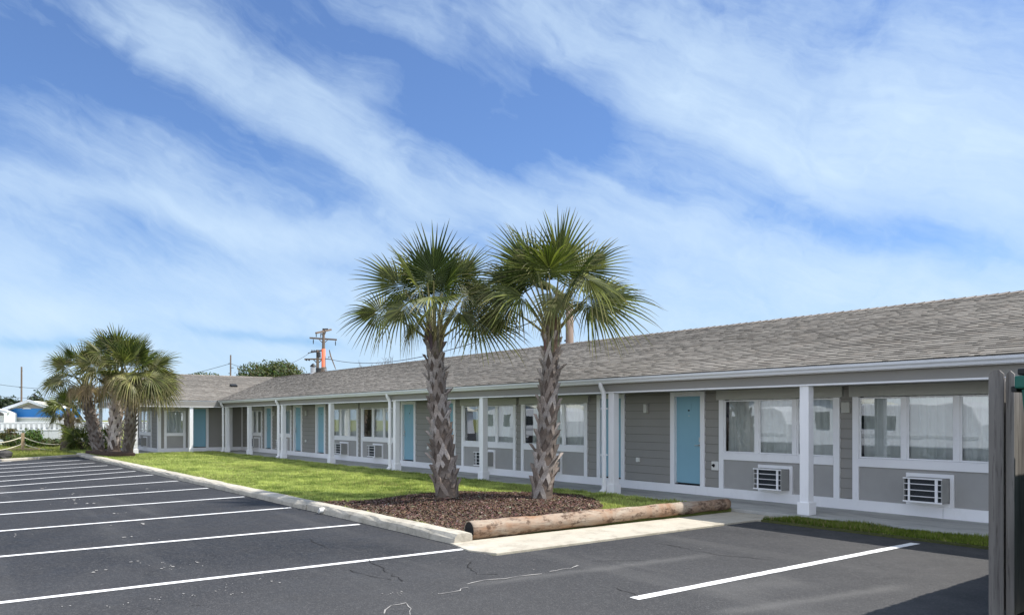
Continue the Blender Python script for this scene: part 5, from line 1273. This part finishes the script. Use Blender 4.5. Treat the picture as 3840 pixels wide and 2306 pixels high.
BANDS = [  # from, to, half-width (picture units of the survey sheet), amount of cloud
    (250, -40, 640, 270, 70, .55), (600, 230, 1080, 560, 80, .60), (640, 150, 960, 300, 48, .35), (-60, 415, 430, 520, 26, .40), (380, 512, 930, 625, 30, .45),
    (1300, 60, 2600, 300, 150, .55), (1480, 280, 2050, 430, 85, .42), (2050, 300, 2600, 520, 110, .50), (1050, 455, 1750, 575, 55, .45), (1500, 620, 2471, 740, 80, .35), (900, 50, 1400, 110, 60, .22), (0, 300, 500, 420, 60, .12),
    (-80, 60, 480, 285, 62, -.55), (440, 265, 900, 510, 42, -.50), (900, 215, 1260, 370, 40, -.55), (1180, 355, 1540, 300, 48, -.45), (1060, 140, 1480, 260, 55, -.25), (1520, 310, 1900, 450, 34, -.50), (1820, 480, 2600, 650, 40, -.70),
    (560, 0, 1000, 160, 50, -.25), (-60, 785, 330, 808, 15, -.95), (470, 800, 830, 822, 13, -.85), (-60, 700, 500, 760, 22, .25), (300, 650, 900, 720, 30, .2), (850, 430, 1000, 500, 20, -.2)]
tot = None
for (x0, y0, x1, y1, hw, amp) in BANDS:
    a0_, e0_ = ae(x0, y0); a1_, e1_ = ae(x1, y1); ca, ce = (a0_ + a1_) / 2, (e0_ + e1_) / 2
    an = math.atan2(e1_ - e0_, a1_ - a0_); ln = math.hypot(a1_ - a0_, e1_ - e0_) / 2; wd = hw * 1.554 / F * 57.3 * 1.2
    ua = t.math('SUBTRACT', wa_, ca); ue = t.math('SUBTRACT', we_, ce)
    p_ = t.math('MULTIPLY', t.math('ADD', t.math('MULTIPLY', ua, math.cos(an)), t.math('MULTIPLY', ue, math.sin(an))), 1 / (ln * 1.0))
    q_ = t.math('MULTIPLY', t.math('SUBTRACT', t.math('MULTIPLY', ue, math.cos(an)), t.math('MULTIPLY', ua, math.sin(an))), 1 / wd)
    p2 = t.math('POWER', t.math('ABSOLUTE', p_), 4.0); d2 = t.math('ADD', p2, t.math('MULTIPLY', q_, q_))
    gk = t.math('MULTIPLY', t.math('EXPONENT', t.math('MULTIPLY', d2, -1.0)), amp * (0.78 if amp > 0 else 0.62))
    tot = gk if tot is None else t.math('ADD', tot, gk)
# fibrous streaks
def streak(rot, sx, sy, sc, det, dist):
    q_ = t.n('ShaderNodeMapping', vector_type='TEXTURE'); t.l(wad.outputs[0], q_.inputs[0])
    q_.inputs['Rotation'].default_value = (0, 0, R_(rot)); q_.inputs['Scale'].default_value = (1 / sx, 1 / sy, 1)
    return t.noise(q_.outputs[0], sc, det, .62, dist)
n1 = streak(-30, .035, .26, 1.0, 6, .35); n2 = streak(-22, .07, .85, 1.0, 6, .25); n3 = t.noise(cv.outputs[0], .10, 5, .55, .3)
fib = t.math('ADD', t.math('ADD', t.math('MULTIPLY', t.math('SUBTRACT', n1, .5), .9), t.math('MULTIPLY', t.math('SUBTRACT', n2, .5), .48)), t.math('MULTIPLY', t.math('SUBTRACT', n3, .5), .55))
low = t.ramp(t.math('MULTIPLY', el, 1 / 30.0), [(0.0, .70), (.20, .58), (.42, .24), (.7, .02), (1.0, 0.0)])
hi = t.ramp(t.math('MULTIPLY', el, 1 / 90.0), [(0.30, 0.0), (.55, .30)])
dens = t.math('ADD', t.math('ADD', t.math('ADD', tot, fib), t.math('ADD', low, hi)), 0.10, clamp=True)
dens = t.ramp(dens, [(0.0, 0.05), (0.15, 0.18), (0.5, 0.57), (1.0, 0.92)])
blue = t.mix(1.0, sky.outputs[0], (0.46, 0.61, 0.83), 'MULTIPLY')
# cloud behind the viewer is brightened as added fill light on the shaded facade
back = t.math('MULTIPLY_ADD', fwd_, -0.5, 0.5, clamp=True)
cb = t.mix(t.ramp(back, [(0.42, 0.0), (0.85, 1.0)]), (3.5, 4.45, 5.45), (17.0, 17.2, 17.4))
t.l(t.mix(dens, blue, cb), bg.inputs['Color'])

# ================================================================== CAMERA
cam = bpy.data.cameras.new('camera'); co = bpy.data.objects.new('camera', cam); COL.objects.link(co)
co.location = (0, 0, CH); co.rotation_euler = (R_(90), 0, math.atan2(-FW.x, FW.y))
cam.sensor_width = 36; cam.lens = F / 3840 * 36; cam.shift_y = (HY - 1153) / 3840; cam.clip_start = 0.05; cam.clip_end = 3000
scene.camera = co
scene.view_settings.view_transform = 'Standard'; scene.view_settings.look = 'None'; scene.view_settings.exposure = 0.95; scene.view_settings.gamma = 1.0
scene.cycles.max_bounces = 8; scene.cycles.transparent_max_bounces = 12
